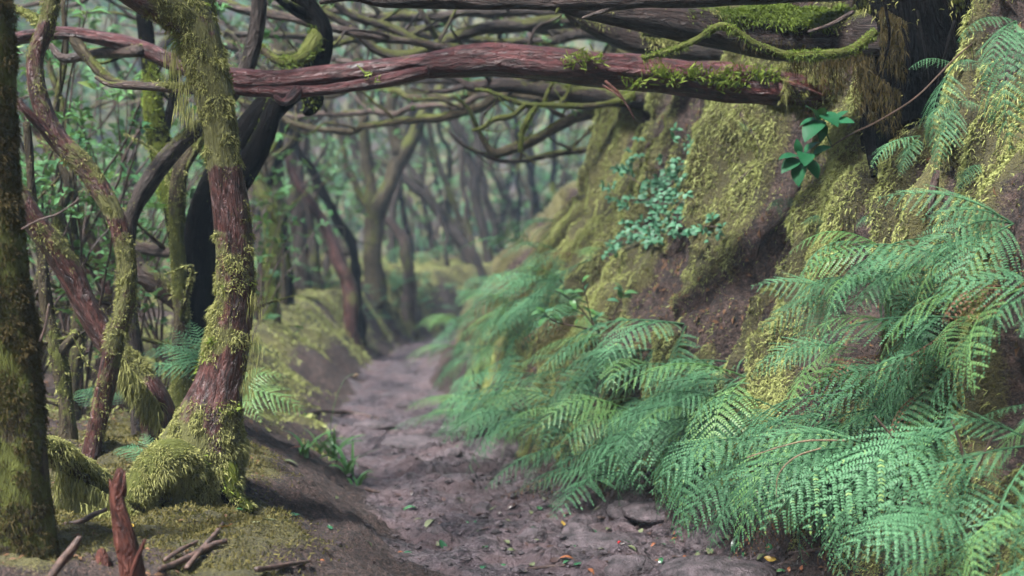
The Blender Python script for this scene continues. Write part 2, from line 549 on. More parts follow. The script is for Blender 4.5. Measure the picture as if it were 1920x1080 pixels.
mossc = mix(nt, ramp(nt, n1, [(0.35, 0.0), (0.65, 1.0)]), (0.070, 0.060, 0.018), (0.17, 0.155, 0.045))
mossc = mix(nt, ramp(nt, n3, [(0.3, 0.0), (0.7, 1.0)]), mix(nt, 1.0, mossc, (0.4, 0.4, 0.4), 'MULTIPLY'), mossc)
mf = ramp(nt, math_n(nt, 'ADD', mm, math_n(nt, 'MULTIPLY', math_n(nt, 'SUBTRACT', n3, 0.5), 0.9)), [(0.4, 0.0), (0.62, 1.0)])
land = mix(nt, mf, soil, mossc)
pf = ramp(nt, math_n(nt, 'ADD', pm, math_n(nt, 'MULTIPLY', math_n(nt, 'SUBTRACT', n2, 0.5), 0.7)), [(0.35, 0.0), (0.62, 1.0)])
ln.new(mix(nt, pf, land, mud), b.inputs['Base Color'])
wet = ramp(nt, n1, [(0.38, 0.34), (0.62, 0.58)])
ln.new(mix(nt, pf, (0.85, 0.85, 0.85), wet), b.inputs['Roughness'])
bump(nt, noise(nt, gp, 24, 5, 0.75), 1.0, 0.09, b)
M['earth'] = m

def sub_mesh(name, mask):
    f = Q[mask]
    u, inv = np.unique(f.ravel(), return_inverse=True)
    me = mesh_np(name, _V[u], [inv.reshape(-1, 4)], {'pathm': pathm[u], 'mossm': mossm[u]})
    return tag(obj(name, me, M['earth']), kind='structure')
is_l = qs[:, 0] > 0.0
is_r = qs[:, 1] > 0.0
cy = _V[Q, 1].mean(1)
hill_mask = (np.hypot(_V[Q, 0].mean(1) * 0.9, cy) > 60)
sub_mesh('path', ~is_l & ~is_r & ~hill_mask)
sub_mesh('bank_left', is_l & ~hill_mask)
sub_mesh('bank_right', is_r & ~hill_mask)
sub_mesh('hillside', hill_mask)

def surf(x, y):
    """point on the displaced bank surface and its normal"""
    x, y = np.atleast_1d(np.asarray(x, float)), np.atleast_1d(np.asarray(y, float))
    p = np.stack([x, y, height(x, y)], 1)
    n = gnormal(x, y, 0.06)
    s_, _, h_ = prof(x, y)
    return p + n * bank_bulge(p, s_ - h_, bank_moss(p) * sstep(0.15, 0.5, s_ - h_))[:, None], n

# ------------------------------------------------------------------ tubes (trunks, branches, roots) and moss on them
def spline(pts, rad, step):
    pts = np.asarray(pts, float)
    c = _cr(np.column_stack([pts, rad]), 12)
    seg = np.linalg.norm(np.diff(c[:, :3], axis=0), axis=1)
    L = np.concatenate([[0], np.cumsum(seg)])
    n = max(4, int(L[-1] / step) + 1)
    t = np.linspace(0, L[-1], n)
    q = np.stack([np.interp(t, L, c[:, k]) for k in range(4)], 1)
    return q[:, :3], np.maximum(q[:, 3], 0.001), t

def frames(c):
    T = norm(np.gradient(c, axis=0))
    u = np.cross(T[0], [0.3, 0.2, 1.0] if abs(T[0][2]) < 0.9 else [1.0, 0.1, 0])
    u = u / np.linalg.norm(u)
    U = [u]
    for i in range(1, len(c)):
        u = U[-1] - T[i] * np.dot(U[-1], T[i])
        U.append(u / max(np.linalg.norm(u), 1e-9))
    U = np.array(U)
    return T, U, np.cross(T, U)

class Tube:
    def __init__(s, pts, rad, seg=14, step=None, amp=0.14, ridge=0.07, seed=0, wander=0.0, cap=True):
        rad = np.asarray(rad, float)
        step = step or max(0.024, float(rad.mean()) * 0.5)
        c, r, t = spline(pts, rad, step)
        if wander:
            w = np.stack([vn(np.stack([t * 3.2, np.full_like(t, 5.1 * k + seed), np.full_like(t, 2.2)], 1)) for k in range(3)], 1)
            e = np.minimum(1, np.minimum(t, t[-1] - t) / 0.3)
            c = c + w * wander * e[:, None]
        T, U, V = frames(c)
        a = np.linspace(0, 2 * np.pi, seg, endpoint=False)
        ca, sa = np.cos(a), np.sin(a)
        n = len(c)
        N = U[:, None] * ca[None, :, None] + V[:, None] * sa[None, :, None]
        so = seed * 7.7
        R = r[:, None]
        ang = np.stack([np.broadcast_to(ca, (n, seg)) * 1.3 + so, np.broadcast_to(sa, (n, seg)) * 1.3 + so,
                        np.broadcast_to((t / np.maximum(r.mean(), 0.01) * 0.28)[:, None], (n, seg))], -1).reshape(-1, 3)
        f1 = vn(ang).reshape(n, seg)
        ang2 = ang * [3.2, 3.2, 0.55] + 30
        f2 = (1 - np.abs(vn(ang2)) * 2).reshape(n, seg)
        rr = R * (1 + amp * f1 + ridge * f2)
        v = c[:, None] + N * rr[..., None]
        s.c, s.r, s.t, s.n, s.seg, s.N, s.T = c, r, t, n, seg, N, T
        s.grid = v
        i = np.arange(n * seg).reshape(n, seg)
        j = np.roll(i, -1, axis=1)
        s.quads = np.stack([i[:-1], j[:-1], j[1:], i[1:]], -1).reshape(-1, 4)
        vv = v.reshape(-1, 3)
        tr = []
        if cap:
            vv = np.vstack([vv, c[0] - T[0] * r[0] * 0.4, c[-1] + T[-1] * r[-1] * 0.6])
            k0, k1 = n * seg, n * seg + 1
            tr = np.concatenate([np.stack([j[0], i[0], np.full(seg, k0)], 1), np.stack([i[-1], j[-1], np.full(seg, k1)], 1)])
        s.tris = tr
        s.v = vv
        bk = np.concatenate([np.broadcast_to(ca, (n, seg))[..., None] * R[..., None], np.broadcast_to(sa, (n, seg))[..., None] * R[..., None],
                             np.broadcast_to((t * 0.24)[:, None, None], (n, seg, 1))], -1).reshape(-1, 3) + so
        s.bk = np.vstack([bk, bk[:1], bk[-1:]]) if cap else bk
        s.nr = N.reshape(-1, 3)
    def add(s, mb, ms=None):
        if ms is None: ms = np.zeros(len(s.v))
        mb.add(s.v, [s.quads, s.tris] if len(s.tris) else [s.quads], bk=s.bk, ms=ms)
    def sample(s, count):
        """random surface points, normals, position along 0..1, local radius, axis direction"""
        w = s.r / s.r.sum()
        i = rng.choice(s.n, count, p=w)
        i = np.minimum(i, s.n - 2)
        j = rng.integers(0, s.seg, count)
        a, b = rng.random(count), rng.random(count)
        j2 = (j + 1) % s.seg
        g = s.grid
        p = (g[i, j] * ((1 - a) * (1 - b))[:, None] + g[i + 1, j] * (a * (1 - b))[:, None] + g[i, j2] * ((1 - a) * b)[:, None] + g[i + 1, j2] * (a * b)[:, None])
        nn = norm(s.N[i, j] * (1 - b)[:, None] + s.N[i, j2] * b[:, None])
        return p, nn, (i + a) / s.n, s.r[i], s.T[i]
    def area(s):
        return float((2 * np.pi * s.r[:-1] * np.diff(s.t)).sum())

def blades(roots, dirs, length, width, droop, tint=None, mb=None):
    """tufts of tapering, bending blades; one blade is three triangles"""
    n = len(roots)
    dirs = norm(dirs)
    side = norm(np.cross(dirs, rng.normal(size=(n, 3))))
    L = np.broadcast_to(length, n)[:, None]
    w = np.broadcast_to(width, n)[:, None]
    d = np.broadcast_to(droop, n)[:, None] * np.array([[0, 0, -1.0]])
    m = roots + dirs * L * 0.5 + d * L * 0.18
    t = roots + dirs * L * 0.85 + d * L * 0.62
    v = np.stack([roots - side * w * 0.5, roots + side * w * 0.5, m + side * w * 0.45, m - side * w * 0.45, t], 1)
    k = np.arange(n)[:, None] * 5
    tri = np.concatenate([k + [0, 1, 2], k + [0, 2, 3], k + [3, 2, 4]])
    if tint is None: tint = rng.random(n)
    mb = mb or MB()
    mb.add(v.reshape(-1, 3), [tri], tint=np.repeat(tint, 5))
    return mb

def moss_mask(p, nn, base, top, scale=5.0, seed=0.0):
    return np.clip(base + top * nn[:, 2] + 0.9 * fbm(p * scale + seed, 3), 0, 1)

def moss_on(tube, mb, dens, length, width, base, top, droop=0.7, scale=5.0, seed=0.0, mask=None, spread=0.9):
    n = int(tube.area() * dens)
    if n < 1: return
    p, nn, u, r, T = tube.sample(n)
    pr = moss_mask(p, nn, base, top, scale, seed) if mask is None else mask(p, nn, u)
    ok = rng.random(n) < pr
    p, nn = p[ok], nn[ok]
    pr = pr[ok]
    k = len(p)
    if not k: return
    cl = np.clip(0.5 + 0.62 * fbm(p * 17 + seed, 2), 0, 1)
    big = np.clip(0.5 + 0.8 * vn(p * 5 + seed + 9), 0, 1)
    L = length * (0.35 + 0.9 * rng.random(k)) * (0.25 + 1.35 * cl * cl + 0.5 * big) * (0.45 + 0.55 * pr)
    p = p + nn * (length * 0.9 * (cl * 0.6 + big * 0.4 - 0.35))[:, None]
    d = nn * (0.4 + 0.5 * cl)[:, None] + rng.normal(size=(k, 3)) * spread * 0.75
    tint = np.clip(0.05 + 0.45 * cl + 0.3 * big + 0.24 * rng.normal(size=k), 0, 1)
    blades(p - nn * 0.004, d, L, width * (0.7 + 0.6 * rng.random(k)), droop * (0.5 + rng.random(k)), tint, mb)

def px_tube(pts, seg=14, **kw):
    """pts: (px, py, distance, width in px)"""
    w = [P(a, b, d) for a, b, d, _ in pts]
    r = [0.5 * W(q, d) for _, _, d, q in pts]
    return Tube(w, r, seg, **kw)

def limb(parent, name, pts, mat, moss=None, seg=14, base=0.0, top=0.0, seed=0, mb=None, world=None, scale=5.0, **kw):
    """one trunk, branch or root as a part; moss=(density, length, width, droop) grows strands into mb"""
    if name == 'trunk' and world is None:
        q = P(*pts[0][:3])
        g = height(np.array([q[0]]), np.array([q[1]]))[0]
        if q[2] > g - 0.1 and q[2] - g < 2.0:
            f0 = P(*pts[1][:3])
            world = ([np.array([q[0] + (q[0] - f0[0]) * 0.3, q[1], g - 0.2])] + [P(*z[:3]) for z in pts], [0.62 * W(pts[0][3], pts[0][2])] + [0.5 * W(z[3], z[2]) for z in pts])
    t = px_tube(pts, seg, seed=seed, **kw) if world is None else Tube(world[0], world[1], seg, seed=seed, **kw)
    ms = np.zeros(len(t.v))
    k = t.n * t.seg
    ms[:k] = moss_mask(t.v[:k], t.nr, base, top, scale, seed * 1.7)
    b = MB()
    t.add(b, ms)
    t.obj = o = obj(name, b.mesh(name), M[mat], parent)
    if moss and mb is not None:
        moss_on(t, mb, moss[0], moss[1], moss[2], base, top, moss[3], scale, seed * 1.7)
    return t

def moss_part(parent, mb, mat='moss', name='moss'):
    if mb.n:
        o = obj(name, mb.mesh(name, False), M[mat], parent)
        o['kind'] = 'stuff'
        return o

# ---- the large leaning tree in front, with the red bark showing
bp = ground(*P(350, 930, 6.8)[:2])
tr = thing('leaning_tree', 'large leaning tree in front with red bark and thick shaggy moss boot', 'tree', bp)
mb, mbb = MB(), MB()
D = 6.8
T0 = [(345, 985, D, 190), (352, 930, D, 175), (375, 850, D, 150), (398, 770, D, 112), (412, 720, D, 90), (428, 650, D, 78), (440, 570, D, 72), (440, 480, D, 68),
      (434, 400, D, 66), (422, 320, D, 62), (412, 240, D, 64), (400, 175, D, 70), (385, 110, D, 70), (368, 50, D, 68), (345, -10, D + .05, 72), (315, -80, D + .1, 80), (270, -180, D + .2, 72), (250, -330, D + .3, 60)]
trunk = px_tube(T0, 30, seed=1, amp=0.10, ridge=0.06, step=0.022)
def main_mask(p, nn, u):
    # heavy on the boot and the upper third, patches and a bare red face between
    yy = 480 - (p[:, 2] - 1.5) / p[:, 1] * FPX
    nz = fbm(p * 6.5 + 3, 3)
    e = np.interp(yy, [-200, 60, 260, 300, 320, 420, 440, 520, 560, 640, 670, 740, 770, 1000], [0.75, 0.8, 0.85, 0.75, 0.10, 0.02, 0.5, 0.40, 0.45, 0.62, 0.08, 0.05, 0.75, 0.95])
    face = 0.30 * (-nn[:, 0]) * ((yy > 420) & (yy < 760)) - 0.12 * nn[:, 1] * 0
    return np.clip(e + face + 0.75 * nz, 0, 1)
ms = np.zeros(len(trunk.v))
kk = trunk.n * trunk.seg
ms[:kk] = main_mask(trunk.v[:kk], trunk.nr, None)
b = MB(); trunk.add(b, ms)
obj('trunk', b.mesh('trunk'), M['red'], tr)
moss_on(trunk, mb, 44000, 0.030, 0.0042, 0, 0, 0.8, mask=main_mask, seed=2)
def bright_mask(p, nn, u):
    q = sstep(0.35, 0.5, vn(p * 7.5 + 12))
    return q * main_mask(p, nn, u) * 0.9
moss_on(trunk, mbb, 9000, 0.042, 0.006, 0, 0, 0.2, mask=bright_mask, seed=3)
limb(tr, 'branch', [(372, 60, D, 60), (330, 25, D - .05, 62), (285, 0, D - .1, 60), (235, -30, D - .15, 55), (150, -110, D - .2, 45)], 'red', (42000, 0.026, 0.0036, 0.9), 18, 0.7, 0.25, 4, mb)
limb(tr, 'branch', [(395, 140, D, 50), (380, 40, D + .15, 52), (375, -40, D + .25, 48), (400, -150, D + .3, 40)], 'red', (38000, 0.025, 0.0036, 0.9), 16, 0.6, 0.2, 5, mb)
limb(tr, 'branch', [(405, 160, D + .02, 46), (360, 165, D + .15, 24), (300, 163, D + .25, 17), (245, 160, D + .3, 15), (205, 158, D + .35, 11), (180, 145, D + .38, 7)], 'brown', (7000, 0.03, 0.005, 0.7), 10, 0.25, 0.5, 6, mb)
limb(tr, 'root', [(330, 900, D - .1, 90), (285, 905, D - .22, 84), (258, 935, D - .28, 78), (248, 985, D - .3, 70), (262, 1050, D - .3, 60)], 'mossy', (52000, 0.028, 0.0036, 0.9), 18, 0.9, 0.2, 7, mb)
limb(tr, 'root', [(360, 900, D - .1, 100), (320, 860, D - .25, 80), (285, 880, D - .32, 70), (255, 940, D - .36, 56)], 'mossy', (52000, 0.028, 0.0036, 0.9), 16, 0.9, 0.2, 8, mb)
limb(tr, 'root', [(400, 860, D - .05, 70), (425, 890, D - .1, 50), (436, 930, D - .12, 38), (470, 960, D - .12, 20)], 'dark', (6000, 0.035, 0.005, 0.9), 12, 0.3, 0.3, 9, mb)
limb(tr, 'root', [(270, 935, D - .1, 52), (215, 925, D - .15, 48), (160, 885, D - .3, 46), (100, 845, D - .5, 44), (40, 830, D - .6, 40)], 'mossy', (46000, 0.032, 0.0036, 1.2), 14, 0.9, 0.2, 10, mb)
# moss veils that hang from the low root
for (xa, ya, xb, yb, ln_px, dd) in ((105, 870, 235, 945, 120, D - .38), (235, 940, 300, 940, 90, D - .32), (150, 940, 235, 965, 120, D - .45)):
    k = 1700
    f = rng.random(k)
    rt = np.array([P(xa + (xb - xa) * q, ya + (yb - ya) * q + rng.random() * ln_px * 0.75, dd + rng.normal() * 0.02) for q in f])
    blades(rt, np.array([[0, -0.15, -1.0]]) + rng.normal(size=(k, 3)) * 0.35, 0.05 * (0.5 + rng.random(k)), 0.005, 0.6, None, mb)
# long hair-like strands under the trunk's edge
for (x, y) in ((470, 690), (460, 720), (478, 640), (476, 560), (330, 120), (345, 170), (320, 100), (355, 210), (340, 200)):
    k = 60
    rt = np.array([P(x + rng.normal() * 7, y + rng.normal() * 12, D - 0.06) for _ in range(k)])
    blades(rt, np.array([[0, 0, -1.0]]) + rng.normal(size=(k, 3)) * 0.12, 0.065 * (0.4 + rng.random(k)), 0.0028, 0.3, None, mb)
moss_part(tr, mb)
moss_part(tr, mbb, 'moss_bright')

# ---- mossy trunk at the left edge of the picture
bp = ground(*P(55, 1100, 5.3)[:2])
tr = thing('mossy_tree', 'dark trunk furred with brown moss filling the left edge', 'tree', bp)
mb = MB()
pt = [(35, 1230, 5.3, 140), (42, 1080, 5.3, 122), (40, 900, 5.3, 110), (22, 700, 5.3, 104), (0, 500, 5.3, 98), (-15, 300, 5.3, 86), (-22, 100, 5.3, 90), (-28, -60, 5.3, 84), (-40, -260, 5.35, 80)]
t = limb(tr, 'trunk', pt, 'mossy', (46000, 0.025, 0.0036, 0.7), 26, 0.85, 0.1, 12, mb, step=0.025)
moss_part(tr, mb, 'moss_brown')

# ---- thin twisting stem beside it
D = 7.3
bp = ground(*P(165, 900, D)[:2])
tr = thing('twisted_tree', 'thin twisting red-brown stem with moss snaking up beside the left trunk', 'tree', bp)
mb = MB()
limb(tr, 'trunk', [(160, 930, D, 37), (166, 880, D, 35), (185, 790, D, 34), (205, 690, D, 34), (225, 610, D, 35), (238, 545, D, 35), (236, 480, D, 35), (218, 415, D, 34), (190, 360, D, 35),
     (150, 305, D, 37), (112, 265, D, 35), (85, 215, D, 34), (68, 160, D, 32), (66, 105, D, 30), (85, 55, D, 32), (95, 5, D, 29), (100, -70, D, 27), (80, -200, D, 24)], 'red', (26000, 0.026, 0.0038, 0.6), 16, 0.42, 0.15, 13, mb, amp=0.16)
limb(tr, 'branch', [(122, 285, D, 26), (85, 245, D - .05, 20), (55, 215, D - .1, 16), (35, 190, D - .12, 10)], 'red', (4000, 0.03, 0.005, 0.6), 9, 0.05, 0.3, 14, mb)
limb(tr, 'branch', [(90, 60, D, 22), (60, 30, D + .1, 16), (25, 15, D + .2, 13), (-20, -10, D + .3, 11)], 'mossy', (7000, 0.03, 0.005, 0.6), 9, 0.5, 0.3, 15, mb)
moss_part(tr, mb)

# ---- thick stem slanting up to the left from behind the front tree
D = 7.6
bp = ground(*P(300, 800, D)[:2])
tr = thing('slanting_tree', 'dark red stem slanting up left, moss along its upper side and a shaggy foot', 'tree', bp)
mb = MB()
limb(tr, 'trunk', [(310, 880, D, 72), (300, 790, D, 69), (275, 730, D, 62), (235, 680, D, 50), (190, 625, D, 46), (160, 570, D, 45), (135, 515, D - .02, 46), (100, 460, D - .05, 46),
     (60, 410, D - .08, 43), (20, 350, D - .1, 40), (-40, 270, D - .1, 36), (-90, 150, D, 34), (-150, 10, D + .1, 30), (-170, -160, D + .2, 26), (-150, -330, D + .3, 20)], 'red', (24000, 0.03, 0.004, 0.6), 18, 0.18, 0.55, 16, mb)
k = 2600
f = rng.random(k)
rt = np.array([P(225 + 75 * q, 665 + 90 * q + rng.random() * 45, D - 0.12 + 0.05 * rng.random()) for q in f])
blades(rt, np.array([[0, -0.3, -0.8]]) + rng.normal(size=(k, 3)) * 0.4, 0.06 * (0.5 + rng.random(k)), 0.0055, 0.8, None, mb)
moss_part(tr, mb)

# ---- pale slanting stem behind the thin one
D = 8.6
bp = ground(*P(245, 640, D)[:2])
tr = thing('bent_tree', 'smooth bent stem rising behind the twisting one, then leaning right to the front tree', 'tree', bp)
mb = MB()
limb(tr, 'trunk', [(262, 760, D, 34), (250, 650, D, 32), (240, 560, D, 30), (236, 480, D, 30), (245, 410, D, 30), (272, 355, D, 31), (310, 300, D, 32), (355, 255, D, 32), (400, 215, D, 32), (450, 150, D, 30), (480, 60, D, 28), (490, -80, D, 26)],
     'grey', (6000, 0.028, 0.005, 0.5), 14, 0.12, 0.5, 17, mb)
moss_part(tr, mb)

# ---- black gnarled tree behind the front tree
D = 9.2
bp = ground(*P(375, 620, D)[:2])
tr = thing('black_tree', 'black gnarled tree right behind the front trunk, green moss pads on its bends', 'tree', bp)
mb = MB()
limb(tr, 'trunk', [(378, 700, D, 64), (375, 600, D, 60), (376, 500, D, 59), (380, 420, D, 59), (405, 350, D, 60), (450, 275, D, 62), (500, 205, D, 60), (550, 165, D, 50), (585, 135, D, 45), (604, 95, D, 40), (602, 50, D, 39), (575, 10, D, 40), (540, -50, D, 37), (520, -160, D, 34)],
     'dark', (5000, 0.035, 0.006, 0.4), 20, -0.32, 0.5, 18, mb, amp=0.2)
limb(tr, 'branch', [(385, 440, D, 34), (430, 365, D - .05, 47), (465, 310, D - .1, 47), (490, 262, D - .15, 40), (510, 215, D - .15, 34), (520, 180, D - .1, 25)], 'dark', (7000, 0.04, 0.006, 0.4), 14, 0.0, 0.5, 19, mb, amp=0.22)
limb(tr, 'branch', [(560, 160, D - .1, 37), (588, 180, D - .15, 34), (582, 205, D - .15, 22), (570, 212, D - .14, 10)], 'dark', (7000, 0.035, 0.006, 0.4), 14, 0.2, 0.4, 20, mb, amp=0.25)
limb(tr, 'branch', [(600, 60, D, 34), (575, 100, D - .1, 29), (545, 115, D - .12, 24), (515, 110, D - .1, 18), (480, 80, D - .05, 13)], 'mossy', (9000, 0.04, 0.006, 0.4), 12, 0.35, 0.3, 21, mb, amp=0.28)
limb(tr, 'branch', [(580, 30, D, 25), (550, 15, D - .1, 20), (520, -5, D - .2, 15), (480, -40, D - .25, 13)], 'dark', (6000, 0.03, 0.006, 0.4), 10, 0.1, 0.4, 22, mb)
moss_part(tr, mb, 'moss_bright')

# ---- red trunk that spans the path like a beam
D = 8.2
bp = P(1600, 190, 8.3)
tr = thing('arching_tree', 'long red bare trunk arching across the path from the bank', 'tree', bp)
mb, mbb = MB(), MB()
beam = limb(tr, 'trunk', [(1780, 225, D + .75, 92), (1660, 200, D + .35, 85), (1560, 178, D + .15, 78), (1480, 166, D, 71), (1400, 158, D, 66), (1300, 148, D, 61), (1200, 136, D, 61), (1120, 130, D, 59), (1040, 120, D, 59), (960, 113, D, 57), (895, 112, D, 55),
     (830, 118, D, 47), (760, 126, D, 42), (690, 134, D, 38), (600, 145, D, 36), (520, 152, D, 36), (450, 150, D, 38), (400, 140, D + .05, 36), (330, 118, D + .1, 30), (270, 92, D + .15, 29), (190, 72, D + .2, 25), (110, 62, D + .2, 23), (30, 72, D + .25, 21), (-40, 90, D + .3, 17), (-130, 70, D + .4, 15), (-240, 20, D + .5, 10), (-330, -40, D + .6, 5)],
     'red_wet', (2500, 0.025, 0.005, 0.4), 28, -0.42, 0.35, 23, mb, amp=0.15, ridge=0.16, step=0.025)
limb(tr, 'branch', [(800, 134, D - .05, 26), (730, 150, D - .08, 24), (670, 160, D - .08, 20), (600, 170, D - .06, 20), (530, 172, D - .02, 24), (450, 165, D, 26), (430, 160, D + .02, 20)], 'red_wet', None, 16, -0.6, 0.2, 24, None, amp=0.12, ridge=0.12)
limb(tr, 'branch', [(560, 168, D - .05, 22), (545, 185, D - .1, 20), (530, 192, D - .12, 14), (515, 180, D - .12, 8)], 'red_wet', None, 10, -0.6, 0.2, 25, None)
limb(tr, 'branch', [(265, 95, D + .1, 24), (180, 100, D + .3, 20), (120, 110, D + .35, 16), (95, 85, D + .4, 11)], 'brown', (4000, 0.025, 0.005, 0.4), 10, 0.0, 0.5, 26, mb)
limb(tr, 'branch', [(135, 66, D + .2, 22), (165, 110, D + .15, 20), (205, 150, D + .1, 18), (235, 160, D + .05, 14)], 'mossy', (6000, 0.025, 0.005, 0.4), 10, 0.2, 0.5, 27, mb)
limb(beam.obj, 'twig', [(1130, 160, D - .08, 5), (1150, 172, D - .12, 4), (1165, 185, D - .14, 2)], 'red_wood', None, 6, -1, 0, 28, None)
limb(beam.obj, 'twig', [(1135, 152, D - .1, 6), (1160, 175, D - .13, 6), (1180, 205, D - .15, 4), (1190, 225, D - .15, 2)], 'red_wood', None, 6, -1, 0, 29, None)
limb(beam.obj, 'twig', [(1460, 150, D - .1, 8), (1510, 165, D - .16, 7), (1545, 180, D - .18, 3)], 'red_wood', None, 6, -1, 0, 29, None)
# moss sleeve where it enters the bank, small shoots of moss along it
sl = px_tube([(1450, 160, D, 82), (1530, 172, D + .08, 94), (1620, 190, D + .25, 100)], 20, seed=31)
moss_on(sl, mb, 34000, 0.05, 0.0045, 0.75, 0.3, 1.2, seed=31)
for (x, y, c) in ((1235, 137, 70), (1260, 150, 60), (1300, 140, 90), (1345, 150, 130), (1380, 135, 60), (1375, 160, 60), (1075, 112, 60), (1110, 110, 60), (1190, 160, 40), (1450, 145, 80), (700, 146, 14), (1420, 140, 60)):
    rt = np.array([P(x + rng.normal() * 12, y + rng.normal() * 7, D - 0.11) for _ in range(c)])
    blades(rt, np.array([[0, -0.5, 0.5]]) + rng.normal(size=(c, 3)) * 0.5, 0.06 * (0.5 + rng.random(c)), 0.008, 0.2, None, mbb)
moss_part(tr, mb)
moss_part(tr, mbb, 'moss_bright')

# ---- tree rooted on top of the bank: dark base, limbs reaching left over the path
D = 7.7
bp = P(1740, 190, 8.0)
tr = thing('bank_tree', 'dark root-tangled tree on top of the bank with thick mossy limbs over the path', 'tree', bp)
mb, mbb = MB(), MB()
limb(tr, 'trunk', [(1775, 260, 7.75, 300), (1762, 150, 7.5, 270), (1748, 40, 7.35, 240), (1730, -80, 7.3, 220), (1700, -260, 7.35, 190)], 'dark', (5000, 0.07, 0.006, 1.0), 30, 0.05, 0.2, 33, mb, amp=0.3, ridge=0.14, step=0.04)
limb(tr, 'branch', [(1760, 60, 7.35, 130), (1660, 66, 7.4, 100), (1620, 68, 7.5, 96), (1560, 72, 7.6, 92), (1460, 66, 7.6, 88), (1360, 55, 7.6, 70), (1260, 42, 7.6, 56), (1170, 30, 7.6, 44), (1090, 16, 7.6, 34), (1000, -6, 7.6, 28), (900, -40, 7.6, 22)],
     'dusky', (14000, 0.035, 0.005, 0.8), 22, 0.0, 0.6, 34, mb, step=0.03)
ub = px_tube([(1640, 58, 7.65, 92), (1560, 64, 7.6, 90), (1460, 58, 7.6, 86), (1360, 48, 7.6, 68), (1280, 38, 7.6, 52)], 22, seed=34)
def top_mask(p, nn, u):
    return np.clip(1.5 * nn[:, 2] + 0.35 + 0.5 * fbm(p * 6, 2), 0, 1) * (nn[:, 2] > -0.25) * np.where(u > 0.8, 0.4, 1)
moss_on(ub, mbb, 46000, 0.05, 0.0055, 0, 0, 0.75, mask=top_mask, seed=35)
limb(tr, 'branch', [(1740, -30, 7.75, 50), (1600, -22, 7.5, 44), (1480, -16, 7.3, 40), (1350, -8, 7.2, 36), (1250, -2, 7.15, 32), (1130, 4, 7.1, 30), (1000, 6, 7.1, 26), (850, 4, 7.1, 26), (720, 3, 7.1, 20), (660, -5, 7.1, 14), (600, 5, 7.1, 8)], 'dusky', (14000, 0.03, 0.005, 0.6), 14, 0.05, 0.5, 36, mb, amp=0.2)
limb(tr, 'branch', [(1680, 130, 8.6, 70), (1560, 120, 8.9, 62), (1430, 108, 9.2, 56), (1300, 92, 9.4, 50), (1200, 76, 9.5, 46), (1130, 55, 9.5, 36), (1070, 20, 9.5, 28), (1040, -40, 9.5, 22)], 'dusky', (16000, 0.04, 0.006, 1.0), 14, 0.35, 0.5, 37, mb)
limb(tr, 'branch', [(1640, 60, 7.1, 16), (1600, 92, 7.05, 17), (1560, 100, 7.0, 16), (1480, 103, 7.0, 15), (1420, 84, 7.0, 14), (1385, 62, 7.0, 13), (1350, 48, 7.0, 14), (1310, 72, 7.0, 12), (1265, 92, 7.0, 11), (1205, 110, 7.0, 9)], 'mossy', (26000, 0.018, 0.004, 0.8), 10, 0.9, 0.2, 38, mbb)
limb(tr, 'twig', [(1600, 22, 7.2, 9), (1560, 45, 7.2, 8), (1515, 60, 7.2, 5)], 'brown', None, 7, -0.5, 0, 39, None)
limb(tr, 'branch', [(1250, 50, 9.0, 14), (1210, 40, 9.0, 13), (1150, 38, 9.0, 14), (1110, 20, 9.0, 14), (1085, 5, 9.0, 12)], 'mossy', (14000, 0.03, 0.005, 0.5), 9, 0.6, 0.4, 40, mbb)
limb(tr, 'branch', [(1290, 40, 8.8, 13), (1275, 55, 8.8, 12), (1240, 65, 8.8, 12), (1205, 62, 8.8, 10)], 'mossy', (14000, 0.03, 0.005, 0.5), 9, 0.6, 0.4, 41, mbb)
limb(tr, 'twig', [(1170, 4, 7.1, 12), (1135, 20, 7.08, 10), (1092, 34, 7.05, 5)], 'brown', None, 7, -0.4, 0, 42, None)
limb(tr, 'twig', [(1060, 5, 7.1, 9), (1048, 15, 7.08, 8), (1042, 24, 7.06, 4)], 'mossy', None, 7, 0.6, 0, 43, None)
# roots that creep down and dangle over the hollow
for i, rp in enumerate([[(1690, 90, 7.3, 46), (1650, 150, 7.4, 36), (1630, 230, 7.5, 26), (1640, 330, 7.35, 14)],
           [(1800, 100, 7.3, 60), (1845, 160, 7.15, 46), (1880, 230, 7.0, 34), (1930, 330, 6.8, 20)],
           [(1710, 180, 7.35, 50), (1700, 240, 7.35, 36), (1690, 320, 7.3, 18)],
           [(1780, 170, 7.3, 36), (1775, 240, 7.25, 28), (1790, 330, 7.15, 18)],
           [(1690, 40, 6.9, 6), (1705, 120, 6.85, 5), (1690, 200, 6.9, 2)],
           [(1720, 20, 6.9, 6), (1735, 100, 6.8, 4), (1745, 180, 6.8, 1.5)],
           [(1790, 40, 6.8, 8), (1770, 110, 6.75, 6), (1755, 170, 6.75, 2)],
           [(1820, 20, 6.8, 6), (1845, 90, 6.75, 5), (1840, 170, 6.75, 1.5)],
           [(1660, 10, 6.8, 6), (1668, 70, 6.8, 5), (1655, 130, 6.85, 2)]]):
    limb(tr, 'root', rp, 'dark', (5000, 0.06, 0.006, 1.1), 10, 0.15 if i < 4 else -0.3, 0.3, 44 + i, mb)
